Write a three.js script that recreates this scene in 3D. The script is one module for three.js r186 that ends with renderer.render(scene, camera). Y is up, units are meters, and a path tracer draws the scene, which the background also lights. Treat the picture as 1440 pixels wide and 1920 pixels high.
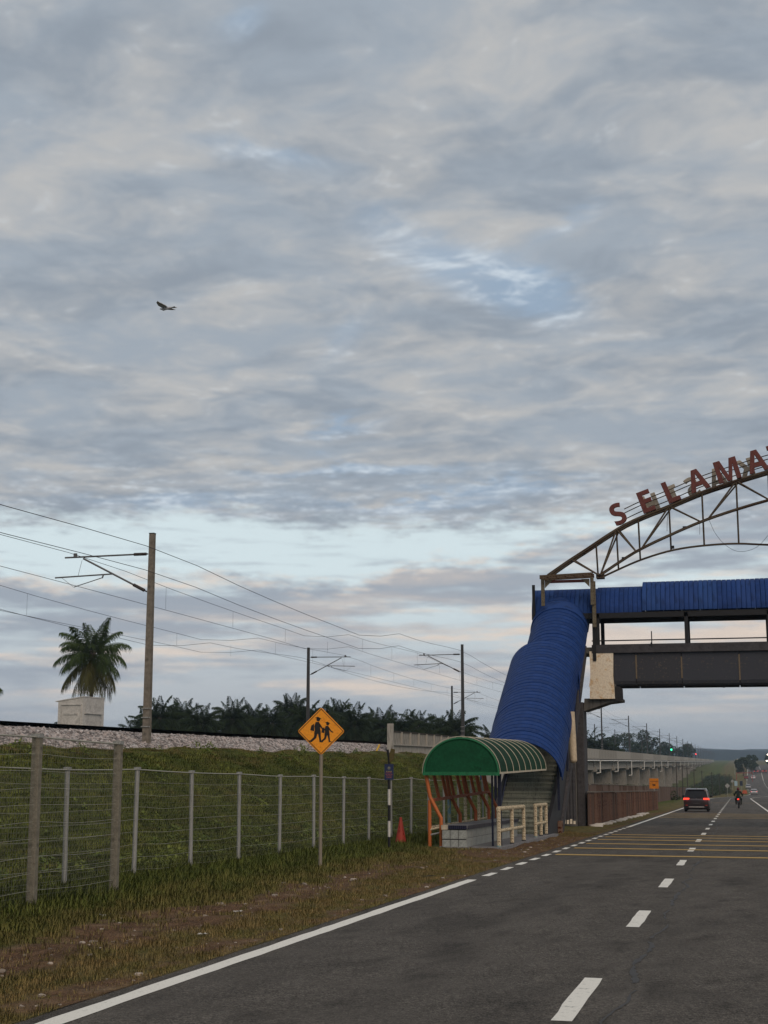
import * as THREE from 'three';
import { mergeGeometries, mergeVertices, toCreasedNormals } from 'three/addons/utils/BufferGeometryUtils.js';
import { RoundedBoxGeometry } from 'three/addons/geometries/RoundedBoxGeometry.js';
import { MarchingCubes } from 'three/addons/objects/MarchingCubes.js';
import { FontLoader } from 'three/addons/loaders/FontLoader.js';
import { TextGeometry } from 'three/addons/geometries/TextGeometry.js';
import { createNoise2D } from 'simplex-noise';

// ---------------------------------------------------------------- camera, sky, sun, exposure
const scene = new THREE.Scene();
const R = THREE.MathUtils.degToRad;
const EYE = 1.62;
const camera = new THREE.PerspectiveCamera(40.53, 3 / 4, 0.1, 20000);
camera.position.set(0, EYE, 0);
camera.rotation.order = 'YXZ';
camera.rotation.set(R(9.948), R(14.038), 0);   // the road runs along -z, the camera looks a little left of it and up
const renderer = new THREE.WebGLRenderer({ antialias: true });
renderer.toneMapping = THREE.LinearToneMapping;
renderer.toneMappingExposure = 1.04;
renderer.shadowMap.enabled = true;

let seedState = 20240611;
const rnd = () => { seedState = (seedState + 0x6d2b79f5) | 0; let t = Math.imul(seedState ^ (seedState >>> 15), 1 | seedState); t = (t + Math.imul(t ^ (t >>> 7), 61 | t)) ^ t; return ((t ^ (t >>> 14)) >>> 0) / 4294967296; };
const rr = (a, b) => a + (b - a) * rnd();
const clamp = (x, a = 0, b = 1) => Math.min(b, Math.max(a, x));
const smooth = (a, b, x) => { const t = clamp((x - a) / (b - a)); return t * t * (3 - 2 * t); };
const mix = (a, b, t) => a + (b - a) * t;
const lin = (c) => { c /= 255; return c <= 0.04045 ? c / 12.92 : ((c + 0.055) / 1.055) ** 2.4; };
const noise = createNoise2D(rnd), noise2 = createNoise2D(rnd);
const fbm = (x, y, n, gain = 0.5, f = noise) => { let s = 0, a = 1, t = 0; for (let i = 0; i < n; i++) { s += a * f(x, y); t += a; a *= gain; x = x * 2.03 + 17.1; y = y * 2.03 - 9.7; } return s / t; };

// Dusk sky: a sheet of broken stratocumulus on a plane, its far edge a few degrees above the horizon, clear air and a lower bank beyond.
const BACK = 14.038;                                     // azimuth of the camera, degrees left of the road
const P3 = (r, g, b) => [lin(r), lin(g), lin(b)];
const SKY = {
  dark: P3(137, 147, 159), warm: P3(192, 190, 187), haze: P3(157, 167, 178), blue: P3(152, 178, 205), white: P3(214, 224, 232),
  clear: P3(208, 223, 228), low: P3(178, 184, 190), bank: P3(153, 162, 174), peach: P3(226, 208, 192), horizon: P3(163, 170, 178),
};
const lerp3 = (a, b, t) => [mix(a[0], b[0], t), mix(a[1], b[1], t), mix(a[2], b[2], t)];
// openings in the sheet: azimuth right of the camera, elevation, half widths, tilt, strength
const GAPS = [[3.6, 20.0, 3.8, 1.0, -0.40, 0.95], [-6.3, 29.0, 1.0, 0.5, 0.2, 0.55], [6.1, 18.7, 1.6, 0.6, -0.1, 0.6], [-5.4, 24.4, 2.6, 0.4, -0.15, 0.55], [8.0, 21.5, 1.5, 0.4, 0.4, 0.5], [-2.0, 13.4, 1.6, 0.28, 0.15, 0.75], [-1.0, 11.6, 4.5, 0.3, 0.02, 0.8], [-9.0, 10.1, 4, 0.3, 0.0, 0.6], [1.5, 10.2, 3.0, 0.25, 0.05, 0.9], [-1.8, 17, 1.0, 0.8, 0.8, 0.4], [6, 10.9, 2.5, 0.25, 0.05, 0.7]];
function skyColor(az, el) {                              // az: degrees right of the camera's heading
  const a = R(az), t = Math.tan(R(Math.max(el, 0.05) + 1.5)), qx = Math.sin(a) / t, qz = Math.cos(a) / t;
  const x = qx * 1.08 + 0.07 * fbm(qx * 1.6, qz * 1.6, 3, 0.5, noise2), z = qz * 0.92 + 0.07 * fbm(qx * 1.6 + 31, qz * 1.6 - 12, 3, 0.5, noise2) + 0.10 * qx;
  const mid = fbm(x * 1.45 + 5, z * 1.9, 6, 0.57), puff = fbm(x * 4.6 - 3, z * 5.2 + 8, 5, 0.60), fine = fbm(x * 12, z * 13 + 3, 4, 0.62);
  let gap = 0;
  for (const [ga, ge, wa, we, tilt, s] of GAPS) {
    const da = az - ga, de = el - ge - tilt * da + 0.9 * mid + 0.25 * fine;
    const r = (da / wa) ** 2 + (de / we) ** 2;
    if (r < 12) gap += s * Math.exp(-r * 0.6);
  }
  // the sheet: pale puffs, grey-blue between them, darker where it is thick
  const pale = smooth(-0.40, 0.70, 0.90 * mid + 0.32 * puff + 0.08 * fine), thick = smooth(-0.15, 0.65, 0.8 * fbm(x * 0.95 + 40, z * 1.5, 5, 0.58) - 0.35 * puff + 0.1);
  let c = lerp3(SKY.haze, SKY.warm, 0.78 * pale);
  c = lerp3(c, SKY.dark, 0.75 * thick * (1 - 0.55 * pale));
  c = lerp3(c, SKY.white, 0.22 * smooth(0.35, 0.85, puff * 0.8 + 0.5 * fine + 0.3 * mid));
  const g = clamp(gap);
  c = lerp3(c, SKY.blue, 0.55 * smooth(0.03, 0.9, g) * (1 - 0.4 * pale));
  c = lerp3(c, SKY.white, 0.72 * smooth(0.02, 0.95, g * (0.30 + 0.55 * fine + 0.9 * puff)));
  // the far edge of the sheet and what lies beyond
  const cell = fbm(az * 0.30, el * 1.9, 6, 0.64, noise2) + 0.30 * fbm(az * 1.3, el * 6.5, 4, 0.62);
  const er = 0.75 * fbm(az * 0.08 + 4, 2.2, 3) + 0.85 * fbm(az * 0.26, el * 1.2, 6, 0.66) + 0.16 * fbm(az * 1.6, el * 7, 3, 0.6);
  const edge = el - 9.55 - er;
  const beyond = smooth(0.55, -0.50, edge);
  const ragged = smooth(3.6, 0.0, edge) * (1 - beyond);          // the sheet breaks up towards its edge
  c = lerp3(c, SKY.white, 0.75 * ragged * smooth(0.0, 0.75, cell));
  c = lerp3(c, SKY.dark, 0.70 * ragged * smooth(0.0, 0.8, -cell));
  let d = lerp3(SKY.low, SKY.clear, smooth(2.0, 7.6, el));
  const st = fbm(az * 0.055 + 1.3, el * 0.55 - 2, 6, 0.60) + 0.30 * fbm(az * 0.28, el * 2.2, 5, 0.62), s2 = fbm(az * 0.08 - 7, el * 0.9 + 5, 6, 0.60, noise2);
  const bankTop = 7.45 + 0.05 * clamp(az, -14, 16) + 1.5 * smooth(3, 13, az) + 0.9 * smooth(-9, -20, az) + 0.7 * fbm(az * 0.10 + 2, 7.7, 3) + 0.5 * fbm(az * 0.5, el * 1.6, 6, 0.66);
  const inBank = smooth(0.35, -0.45, el - bankTop);
  d = lerp3(d, SKY.bank, 0.45 * (1 - inBank) * smooth(0.05, 0.7, fbm(az * 0.13 + 60, el * 1.7, 6, 0.62)));          // wisps that cross the clear air
  const bank = inBank * smooth(-0.30, 0.62, st + 0.42 * smooth(1.9, 0.2, Math.abs(el - bankTop + 0.9)) + 0.05);
  d = lerp3(d, SKY.bank, 0.95 * bank);
  d = lerp3(d, SKY.peach, 0.75 * smooth(-0.05, 0.6, s2 + 0.15 * cell) * (1 - 0.65 * bank) * smooth(0.6, 3.0, el) * inBank);
  d = lerp3(d, SKY.peach, 0.50 * smooth(0.6, 0.0, Math.abs(el - bankTop + 0.1)) * smooth(-0.2, 0.5, fbm(az * 0.4, el * 2.4, 5, 0.62)));
  d = lerp3(d, SKY.bank, 0.45 * smooth(0.0, 0.7, fbm(az * 0.07 + 20, el * 1.2, 6, 0.60)) * inBank);
  // pink belt opposite the set sun
  const belt = Math.exp(-(((az - 17) / 16) ** 2) - (((el - 5.0) / 1.4) ** 2));
  d = lerp3(d, SKY.peach, 0.85 * belt * smooth(-0.55, 0.35, s2 + 0.6 * st + 0.25 * cell));
  d = lerp3(d, SKY.horizon, 0.85 * smooth(2.8, 0.0, el));
  return lerp3(c, d, beyond);
}
const SW = 4096, SH = 3072;
{
  const data = new Float32Array(SW * SH * 4), wrapAz = (col) => { const w = ((col + 0.5) / SW - 0.5) * 360 + 90 + BACK; return ((w + 540) % 360) - 180; };   // u = 0.25 looks along -z
  const elOf = (row) => ((row + 0.5) / SH - 0.5) * 180, put = (row, col, c) => { const i = (row * SW + col) * 4; data[i] = c[0]; data[i + 1] = c[1]; data[i + 2] = c[2]; data[i + 3] = 1; };
  const STEP = 8, fineCol = (col) => Math.abs(wrapAz(col)) < 21;
  for (let row = 0; row < SH / 2 - 4; row++) for (let col = 0; col < SW; col++) put(row, col, SKY.horizon);
  const coarse = new Map();
  for (let row = SH / 2 - 4; row < SH; row++) {
    const el = elOf(row), fineRow = el < 34;
    const r0 = Math.floor(row / STEP) * STEP, fr = (row - r0) / STEP;
    if (!coarse.has(r0)) coarse.set(r0, null);
    const line = (r) => { let L = coarse.get(r); if (!L) { L = []; for (let k = 0; k < SW / STEP; k++) L.push(skyColor(wrapAz(k * STEP), elOf(Math.min(r, SH - 1)))); coarse.set(r, L); } return L; };
    const A = line(r0), B = line(r0 + STEP);
    for (let col = 0; col < SW; col++) {
      if (fineRow && fineCol(col)) { put(row, col, skyColor(wrapAz(col), el)); continue; }
      const k = Math.floor(col / STEP), f = (col - k * STEP) / STEP, k2 = (k + 1) % (SW / STEP);
      put(row, col, lerp3(lerp3(A[k], A[k2], f), lerp3(B[k], B[k2], f), fr));
    }
  }
  const tex = new THREE.DataTexture(data, SW, SH, THREE.RGBAFormat, THREE.FloatType);
  tex.mapping = THREE.EquirectangularReflectionMapping;
  tex.magFilter = THREE.LinearFilter;
  tex.needsUpdate = true;
  scene.background = tex;
  scene.environment = tex;
}
// the sun is low behind thin cloud to the right: a broad weak glow
const sun = new THREE.DirectionalLight(0xffe6cf, 1.5);
sun.position.set(55, 70, 75);
sun.shadow.radius = 90;
sun.castShadow = true;
sun.shadow.mapSize.set(2048, 2048);
Object.assign(sun.shadow.camera, { left: -120, right: 60, top: 120, bottom: -60, near: 1, far: 400 });
scene.add(sun, sun.target);

// ---------------------------------------------------------------- helpers
const used = new Map();
function numbered(name) { const n = used.get(name) ?? 0; used.set(name, n + 1); return n ? `${name}_${String(n).padStart(3, '0')}` : name; }
function tag(o, label, category, group) { o.userData.label = label; o.userData.category = category; if (group) o.userData.group = group; return o; }
function thing(name, label, category, [x, y, z] = [0, 0, 0], turn = 0, group) {
  const o = new THREE.Group(); o.name = numbered(name); o.position.set(x, y, z); o.rotation.y = turn; scene.add(o); return tag(o, label, category, group);
}
function part(name, geo, mat, parent) {
  const g = Array.isArray(geo) ? join(geo) : geo, m = new THREE.Mesh(g, mat); m.name = name; m.castShadow = m.receiveShadow = true; parent.add(m); return m;
}
function structure(name, geo, mat) { const m = part(numbered(name), geo, mat, scene); m.userData.kind = 'structure'; return m; }
function stuff(name, mesh, label, category, parent = scene) { mesh.name = parent === scene ? numbered(name) : name; mesh.castShadow = mesh.receiveShadow = true; mesh.userData.kind = 'stuff'; if (parent === scene) tag(mesh, label, category); parent.add(mesh); return mesh; }
function copyOf(o, label, group) {
  const c = o.clone(); c.name = numbered(o.name.replace(/_\d{3}$/, '')); scene.add(c); c.userData = { ...o.userData }; if (label) c.userData.label = label; if (group) c.userData.group = group; return c;
}
function join(list) {
  const keep = list.some((g) => g.attributes.color) ? ['position', 'normal', 'uv', 'color'] : ['position', 'normal', 'uv'];
  return mergeGeometries(list.map((g) => { const h = g.index ? g.toNonIndexed() : g.clone(); for (const k of Object.keys(h.attributes)) if (!keep.includes(k)) h.deleteAttribute(k); if (!h.attributes.uv) h.setAttribute('uv', new THREE.BufferAttribute(new Float32Array(h.attributes.position.count * 2), 2)); return h; }));
}
const V = (x, y, z) => new THREE.Vector3(x, y, z);
function box(w, h, d, x = 0, y = 0, z = 0, ry = 0, bevel = 0) {
  const g = bevel ? new RoundedBoxGeometry(w, h, d, 2, bevel) : new THREE.BoxGeometry(w, h, d); worldUV(g); if (ry) g.rotateY(ry); return g.translate(x, y, z);
}
function worldUV(g) {   // uv in metres, by the face's main direction
  const p = g.attributes.position, n = g.attributes.normal, uv = new Float32Array(p.count * 2);
  for (let i = 0; i < p.count; i++) {
    const ax = Math.abs(n.getX(i)), ay = Math.abs(n.getY(i)), az = Math.abs(n.getZ(i));
    if (ay >= ax && ay >= az) { uv[i * 2] = p.getX(i); uv[i * 2 + 1] = p.getZ(i); } else if (ax >= az) { uv[i * 2] = p.getZ(i); uv[i * 2 + 1] = p.getY(i); } else { uv[i * 2] = p.getX(i); uv[i * 2 + 1] = p.getY(i); }
  }
  g.setAttribute('uv', new THREE.BufferAttribute(uv, 2)); return g;
}
function bar(a, b, r, seg = 8, r2 = r) {   // round bar between two points
  const d = b.clone().sub(a), L = d.length(), g = new THREE.CylinderGeometry(r2, r, L, seg, 1);
  g.applyQuaternion(new THREE.Quaternion().setFromUnitVectors(V(0, 1, 0), d.normalize())); return g.translate((a.x + b.x) / 2, (a.y + b.y) / 2, (a.z + b.z) / 2);
}
function beam(a, b, w, h) {                // square bar between two points, h upright
  const d = b.clone().sub(a), g = new THREE.BoxGeometry(w, h, d.length()); worldUV(g);
  const m = new THREE.Matrix4().lookAt(b, a, Math.abs(d.clone().normalize().y) > 0.99 ? V(1, 0, 0) : V(0, 1, 0)); g.applyMatrix4(m); return g.translate((a.x + b.x) / 2, (a.y + b.y) / 2, (a.z + b.z) / 2);
}
function pipe(points, r, seg = 8, per = 6) { const c = new THREE.CatmullRomCurve3(points, false, 'centripetal'); return new THREE.TubeGeometry(c, points.length * per, r, seg, false); }
function bent(points, r, seg = 8) { const out = []; for (let i = 0; i + 1 < points.length; i++) { out.push(bar(points[i], points[i + 1], r, seg)); if (i) out.push(new THREE.SphereGeometry(r * 1.0, seg, 6).translate(points[i].x, points[i].y, points[i].z)); } return join(out); }
function prism(pts, depth, bevel = 0) {    // outline in x, y pushed along z
  const g = new THREE.ExtrudeGeometry(new THREE.Shape(pts.map(([x, y]) => new THREE.Vector2(x, y))), { depth, bevelEnabled: bevel > 0, bevelSize: bevel, bevelThickness: bevel, bevelSegments: 2, curveSegments: 8 }); return g;
}
function fromGrid(nu, nv, f, uvf) {
  const pos = [], uv = [], idx = [];
  for (let j = 0; j <= nv; j++) for (let i = 0; i <= nu; i++) { const p = f(i / nu, j / nv, i, j); pos.push(p[0], p[1], p[2]); const t = uvf ? uvf(p, i / nu, j / nv) : [i / nu, j / nv]; uv.push(t[0], t[1]); }
  for (let j = 0; j < nv; j++) for (let i = 0; i < nu; i++) { const a = j * (nu + 1) + i, b = a + 1, c = a + nu + 1, d = c + 1; idx.push(a, b, d, a, d, c); }
  const g = new THREE.BufferGeometry(); g.setAttribute('position', new THREE.Float32BufferAttribute(pos, 3)); g.setAttribute('uv', new THREE.Float32BufferAttribute(uv, 2)); g.setIndex(idx); g.computeVertexNormals(); return g;
}
// a sheet of roofing bent to an arc, ribbed across; from a to b (both in a plane of one x or one z), ends closed to a thickness
function vault(a, b, half, rise, pitch, rib, reach = Math.PI, thick = 0.03) {
  const ax = b.clone().sub(a), L = ax.length(); ax.normalize();
  const side = V(0, 1, 0).cross(ax).normalize(), up = ax.clone().cross(side).normalize();
  const n = Math.max(1, Math.round(L / pitch)), prof = [[0, 0], [0.86, 0], [0.88, -1], [0.96, -1], [0.98, 0]], ss = [];
  for (let k = 0; k < n; k++) for (const [t, h] of prof) ss.push([(k + t) / n, h]);
  ss.push([1, 0]);
  const NU = 30, ring = (t, r) => { const th = Math.PI / 2 + (t - 0.5) * reach; return [Math.cos(th) * (half + r), Math.sin(th) * (rise + r)]; };
  const sheet = (off) => fromGrid(NU, ss.length - 1, (u, v, i, j) => { const [s, h] = ss[j], [c, d] = ring(u, off + h * rib), p = a.clone().addScaledVector(ax, s * L).addScaledVector(side, c).addScaledVector(up, d); return [p.x, p.y, p.z]; }, (p, u, v) => [u * half * 3, v * L]);
  const lip = (s) => fromGrid(NU, 1, (u, v) => { const [c, d] = ring(u, -thick * v), p = a.clone().addScaledVector(ax, s * L).addScaledVector(side, c).addScaledVector(up, d); return [p.x, p.y, p.z]; });
  const e = (t) => fromGrid(1, 1, (u, v) => { const [c, d] = ring(t, -thick * u), p = a.clone().addScaledVector(ax, v * L).addScaledVector(side, c).addScaledVector(up, d); return [p.x, p.y, p.z]; });
  return join([sheet(0), sheet(-thick), lip(0), lip(1), e(0), e(1)]);
}
// the same roof laid as separate sheets, each a few ribs long, not quite true to one another
function roofing(name, a, b, half, rise, pitch, rib, per, mats, parent, reach = Math.PI) {
  const L = a.distanceTo(b), n = Math.max(1, Math.round(L / (pitch * per)));
  for (let k = 0; k < n; k++) { const j = rr(-0.008, 0.008), lift = rr(-0.006, 0.006); part(name, vault(a.clone().lerp(b, k / n), a.clone().lerp(b, (k + 1) / n - 0.003 / L), half + j, rise + j + lift, pitch, rib, reach), mats[Math.floor(rnd() * mats.length)], parent); }
}
// textures
function tex(size, f, srgb = true, w = size) {
  const data = new Uint8Array(w * size * 4);
  for (let y = 0; y < size; y++) for (let x = 0; x < w; x++) { const c = f(x / w, y / size, x, y), i = (y * w + x) * 4; data[i] = c[0]; data[i + 1] = c[1]; data[i + 2] = c[2]; data[i + 3] = 255; }
  const t = new THREE.DataTexture(data, w, size); t.wrapS = t.wrapT = THREE.RepeatWrapping; t.magFilter = THREE.LinearFilter; t.minFilter = THREE.LinearMipmapLinearFilter; t.generateMipmaps = true; if (srgb) t.colorSpace = THREE.SRGBColorSpace; t.needsUpdate = true; return t;
}
function tile(u, v, f, n, gain = 0.55, seed = 0, sx = 1) {   // fbm that repeats over 0..1: circles in two planes, mixed
  let s = 0, a = 1, t = 0;
  for (let i = 0; i < n; i++) {
    const F = f * 2 ** i, w = (x) => x * x * (3 - 2 * x);
    const q = (uu, vv) => noise(uu * F * sx + seed * 7.3 + i * 31, vv * F + seed * 3.1);
    const fu = w(u), fv = w(v);
    s += a * mix(mix(q(u, v), q(u - 1, v), fu), mix(q(u, v - 1), q(u - 1, v - 1), fu), fv) * 1.15; t += a; a *= gain;
  }
  return s / t;
}
const scaled = (t, rx, ry = rx) => { const c = t.clone(); c.repeat.set(rx, ry); c.needsUpdate = true; return c; };
const grime = tex(512, (u, v) => { const n = tile(u, v, 3, 6, 0.6, 1), m = tile(u, v, 14, 3, 0.5, 2); const g = clamp(0.86 + 0.14 * n + 0.08 * m - 0.25 * smooth(0.25, 0.7, n)) * 255; return [g, g * 0.985, g * 0.96]; });
const streak = tex(512, (u, v) => { const n = tile(u, v, 2, 4, 0.6, 3), s = tile(u, v * 0.12, 18, 3, 0.6, 4) , k = clamp(0.92 + 0.08 * n - 0.20 * smooth(0.05, 0.7, s + 0.3 * n)); return [k * 255, k * 252, k * 244]; });
const rough = tex(256, (u, v) => { const g = clamp(0.5 + 0.5 * tile(u, v, 8, 5, 0.65, 5)) * 255; return [g, g, g]; }, false);
const rust = (base, spot, amount, seed, soft = 0.08) => tex(256, (u, v) => { const n = tile(u, v, 5, 5, 0.62, seed), k = smooth(amount, amount + soft, n), g = 1 + 0.12 * tile(u, v, 20, 2, 0.5, seed + 1); return [0, 1, 2].map((c) => clamp(mix(base[c], spot[c], k) * g, 0, 255)); });
const mat = (r, g, b, o = {}) => { const m = new THREE.MeshPhysicalMaterial({ roughness: 0.8, specularIntensity: (o.roughness ?? 0.8) >= 0.7 ? 0.22 : 0.6, ...o }); m.color.setRGB(r, g, b); return m; };
const sheetBlue = (r, g, b, t) => { const m = new THREE.MeshPhysicalMaterial({ roughness: 0.65, specularIntensity: 0.25, map: t ?? scaled(grime, 0.22) }); m.color.setRGB(r, g, b); return m; };
const rain = scaled(streak, 0.35, 0.35); rain.rotation = Math.PI / 2;
const M = {
  concrete: mat(0.40, 0.39, 0.37, { map: scaled(streak, 0.25), bumpMap: scaled(rough, 1), bumpScale: 0.008, roughness: 0.95 }),
  concreteDark: mat(0.16, 0.16, 0.16, { map: scaled(streak, 0.3), bumpMap: scaled(rough, 1), bumpScale: 0.006, roughness: 0.9 }),
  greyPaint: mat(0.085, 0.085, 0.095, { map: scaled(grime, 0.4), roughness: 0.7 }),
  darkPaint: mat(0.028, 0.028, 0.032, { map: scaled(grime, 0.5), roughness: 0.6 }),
  blue: sheetBlue(0.017, 0.060, 0.25),
  blueOld: sheetBlue(0.020, 0.060, 0.235, rain), blueFade: sheetBlue(0.022, 0.068, 0.25, rain), blueB: sheetBlue(0.019, 0.064, 0.26),
  navy: mat(0.015, 0.02, 0.05, { roughness: 0.6, map: scaled(grime, 1) }),
  black: mat(0.012, 0.012, 0.013, { roughness: 0.6 }),
  rubber: mat(0.02, 0.02, 0.02, { roughness: 0.9 }),
  cream: mat(0.62, 0.56, 0.45, { map: scaled(grime, 0.5), roughness: 0.7 }),
  white: mat(0.72, 0.72, 0.70, { map: scaled(grime, 0.7), roughness: 0.6 }),
  galv: mat(0.38, 0.40, 0.40, { map: scaled(grime, 1.2), roughness: 0.55, metalness: 0.15 }),
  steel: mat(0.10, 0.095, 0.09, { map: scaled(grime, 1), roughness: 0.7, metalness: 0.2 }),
};
const UP = V(0, 1, 0);
// materials of the bridge and shelter
M.board = mat(0.120, 0.128, 0.144, { map: rust([172, 172, 176], [222, 206, 186], 0.34, 41), roughness: 0.75 });
M.boardB = mat(0.124, 0.132, 0.146, { map: rust([168, 166, 168], [235, 212, 184], 0.28, 45), roughness: 0.8 });
M.seam = mat(0.22, 0.18, 0.13, { map: scaled(grime, 2), roughness: 0.9 });
M.panel = mat(0.78, 0.71, 0.60, { map: scaled(rust([250, 246, 238], [214, 182, 142], 0.0, 47, 0.7), 0.45), roughness: 0.85 });
M.creamPipe = mat(0.66, 0.57, 0.43, { map: scaled(grime, 0.7), roughness: 0.6 });
M.rusty = mat(0.115, 0.10, 0.082, { map: scaled(rust([255, 235, 215], [110, 62, 42], 0.12, 51), 2.6), roughness: 0.95 });
M.rustyPale = mat(0.155, 0.145, 0.12, { map: scaled(rust([250, 240, 220], [120, 70, 45], 0.22, 53), 2.4), roughness: 0.9 });
M.truss = mat(0.10, 0.085, 0.068, { map: rust([255, 245, 230], [140, 80, 50], 0.22, 55), roughness: 0.85 });
M.stainFoot = mat(0.20, 0.15, 0.12, { map: rust([230, 215, 205], [150, 95, 70], 0.1, 57), roughness: 0.95 });
M.stepA = mat(0.27, 0.29, 0.25, { map: scaled(grime, 0.8), roughness: 0.8 });
M.stepB = mat(0.30, 0.32, 0.27, { map: scaled(streak, 0.7), roughness: 0.8 });
M.redLetter = mat(0.17, 0.048, 0.040, { map: scaled(grime, 0.8), roughness: 0.6 });
M.creamLetter = mat(0.48, 0.45, 0.39, { map: scaled(grime, 0.8), roughness: 0.7 });
M.orange = mat(0.44, 0.125, 0.035, { map: rust([255, 250, 245], [200, 150, 130], 0.5, 61), roughness: 0.55 });
M.orangeDull = mat(0.30, 0.085, 0.03, { map: rust([255, 250, 245], [150, 110, 90], 0.3, 63), roughness: 0.65 });
M.creamRust = mat(0.56, 0.50, 0.38, { map: scaled(rust([250, 246, 236], [112, 84, 66], 0.18, 65), 1.3, 4.2), roughness: 0.8 });
M.bluePatch = mat(0.30, 0.36, 0.36, { map: rust([180, 215, 240], [255, 235, 200], 0.0, 67), roughness: 0.8 });
M.green = new THREE.MeshPhysicalMaterial({ roughness: 0.6, transmission: 0.35, thickness: 0, specularIntensity: 0.3, map: scaled(grime, 0.6) }); M.green.color.setRGB(0.010, 0.14, 0.060);
M.greenDark = mat(0.012, 0.055, 0.030, { roughness: 0.75, map: scaled(grime, 0.5) });
M.tile = mat(0.40, 0.44, 0.44, { map: scaled(grime, 1), roughness: 0.35 });
M.tileDark = mat(0.40, 0.44, 0.44, { map: scaled(grime, 1), roughness: 0.4 });
M.tileNavy = mat(0.022, 0.024, 0.055, { map: scaled(grime, 1), roughness: 0.35 });
M.slab = mat(0.20, 0.20, 0.20, { map: rust([250, 250, 255], [170, 165, 160], 0.2, 69), roughness: 0.6 });
M.ribCream = mat(0.66, 0.63, 0.52, { roughness: 0.7, map: scaled(grime, 2) });
M.greenTrim = mat(0.02, 0.20, 0.085, { roughness: 0.5, map: scaled(grime, 1) });
M.postConcrete = mat(0.25, 0.24, 0.20, { map: scaled(grime, 0.8), bumpMap: scaled(rough, 3), bumpScale: 0.006, roughness: 0.95 });
M.wire = mat(0.30, 0.30, 0.25, { roughness: 0.6, metalness: 0.1 });
M.meshWire = mat(0.13, 0.14, 0.11, { roughness: 0.7 });
M.galvWarm = mat(0.30, 0.27, 0.22, { map: scaled(grime, 2), roughness: 0.6 });
M.signYellow = mat(0.80, 0.30, 0.015, { map: rust([255, 255, 255], [236, 226, 214], 0.35, 71), roughness: 0.5 });
M.signBlack = mat(0.012, 0.011, 0.010, { roughness: 0.6 });
M.coneRed = mat(0.34, 0.045, 0.028, { map: rust([255, 252, 250], [190, 150, 140], 0.3, 73), roughness: 0.6 });
{ // the notice: a pale badge over lines of small unreadable red and yellow print
  const c = document.createElement('canvas'); c.width = 96; c.height = 160; const x = c.getContext('2d');
  x.fillStyle = '#1b2747'; x.fillRect(0, 0, 96, 160); x.strokeStyle = '#8f8a6a'; x.lineWidth = 3; x.beginPath(); x.arc(48, 40, 13, 0, 7); x.stroke(); x.fillStyle = '#8f8a6a'; x.fillRect(42, 34, 12, 10);
  for (const [y, col, w] of [[74, '#a08a4a', 60], [88, '#96463c', 66], [104, '#96463c', 72], [120, '#96463c', 64], [136, '#96463c', 52]]) { x.fillStyle = col; for (let k = 0; k < 12; k++) { const l = w / 12; if ((k * 7 + y) % 5) x.fillRect(48 - w / 2 + k * l, y - 4, l * 0.7, 8); } }
  const t = new THREE.CanvasTexture(c); t.colorSpace = THREE.SRGBColorSpace; t.repeat.set(1 / 0.235, 1 / 0.40); t.offset.set(0.5, 0.5); t.wrapS = t.wrapT = THREE.RepeatWrapping; M.notice = mat(1, 1, 1, { map: t, roughness: 0.6 });
}
M.mast = mat(0.24, 0.22, 0.19, { map: scaled(grime, 0.35), roughness: 0.85 });
M.mastSteel = mat(0.075, 0.078, 0.082, { map: scaled(grime, 0.35), roughness: 0.7 });
M.arm = mat(0.14, 0.14, 0.14, { roughness: 0.6, metalness: 0.3 });
M.insul = mat(0.045, 0.035, 0.03, { roughness: 0.4 });
M.wireDark = mat(0.04, 0.04, 0.042, { roughness: 0.7 });
M.hutWhite = mat(0.66, 0.66, 0.65, { map: scaled(grime, 0.4), roughness: 0.6 });
M.hutShade = mat(0.66, 0.66, 0.65, { map: scaled(grime, 0.6), roughness: 0.6 });
M.concreteB = mat(0.33, 0.32, 0.30, { map: scaled(streak, 0.18), bumpMap: scaled(rough, 1), bumpScale: 0.008, roughness: 0.95 });
M.coping = mat(0.075, 0.072, 0.062, { map: scaled(grime, 0.6), roughness: 1 });
M.pipeWhite = mat(0.60, 0.60, 0.57, { roughness: 0.6 });
M.kerbWhite = mat(0.46, 0.44, 0.40, { roughness: 0.95, flatShading: true });
M.birdGrey = mat(0.45, 0.46, 0.48, { roughness: 0.9 });

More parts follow.
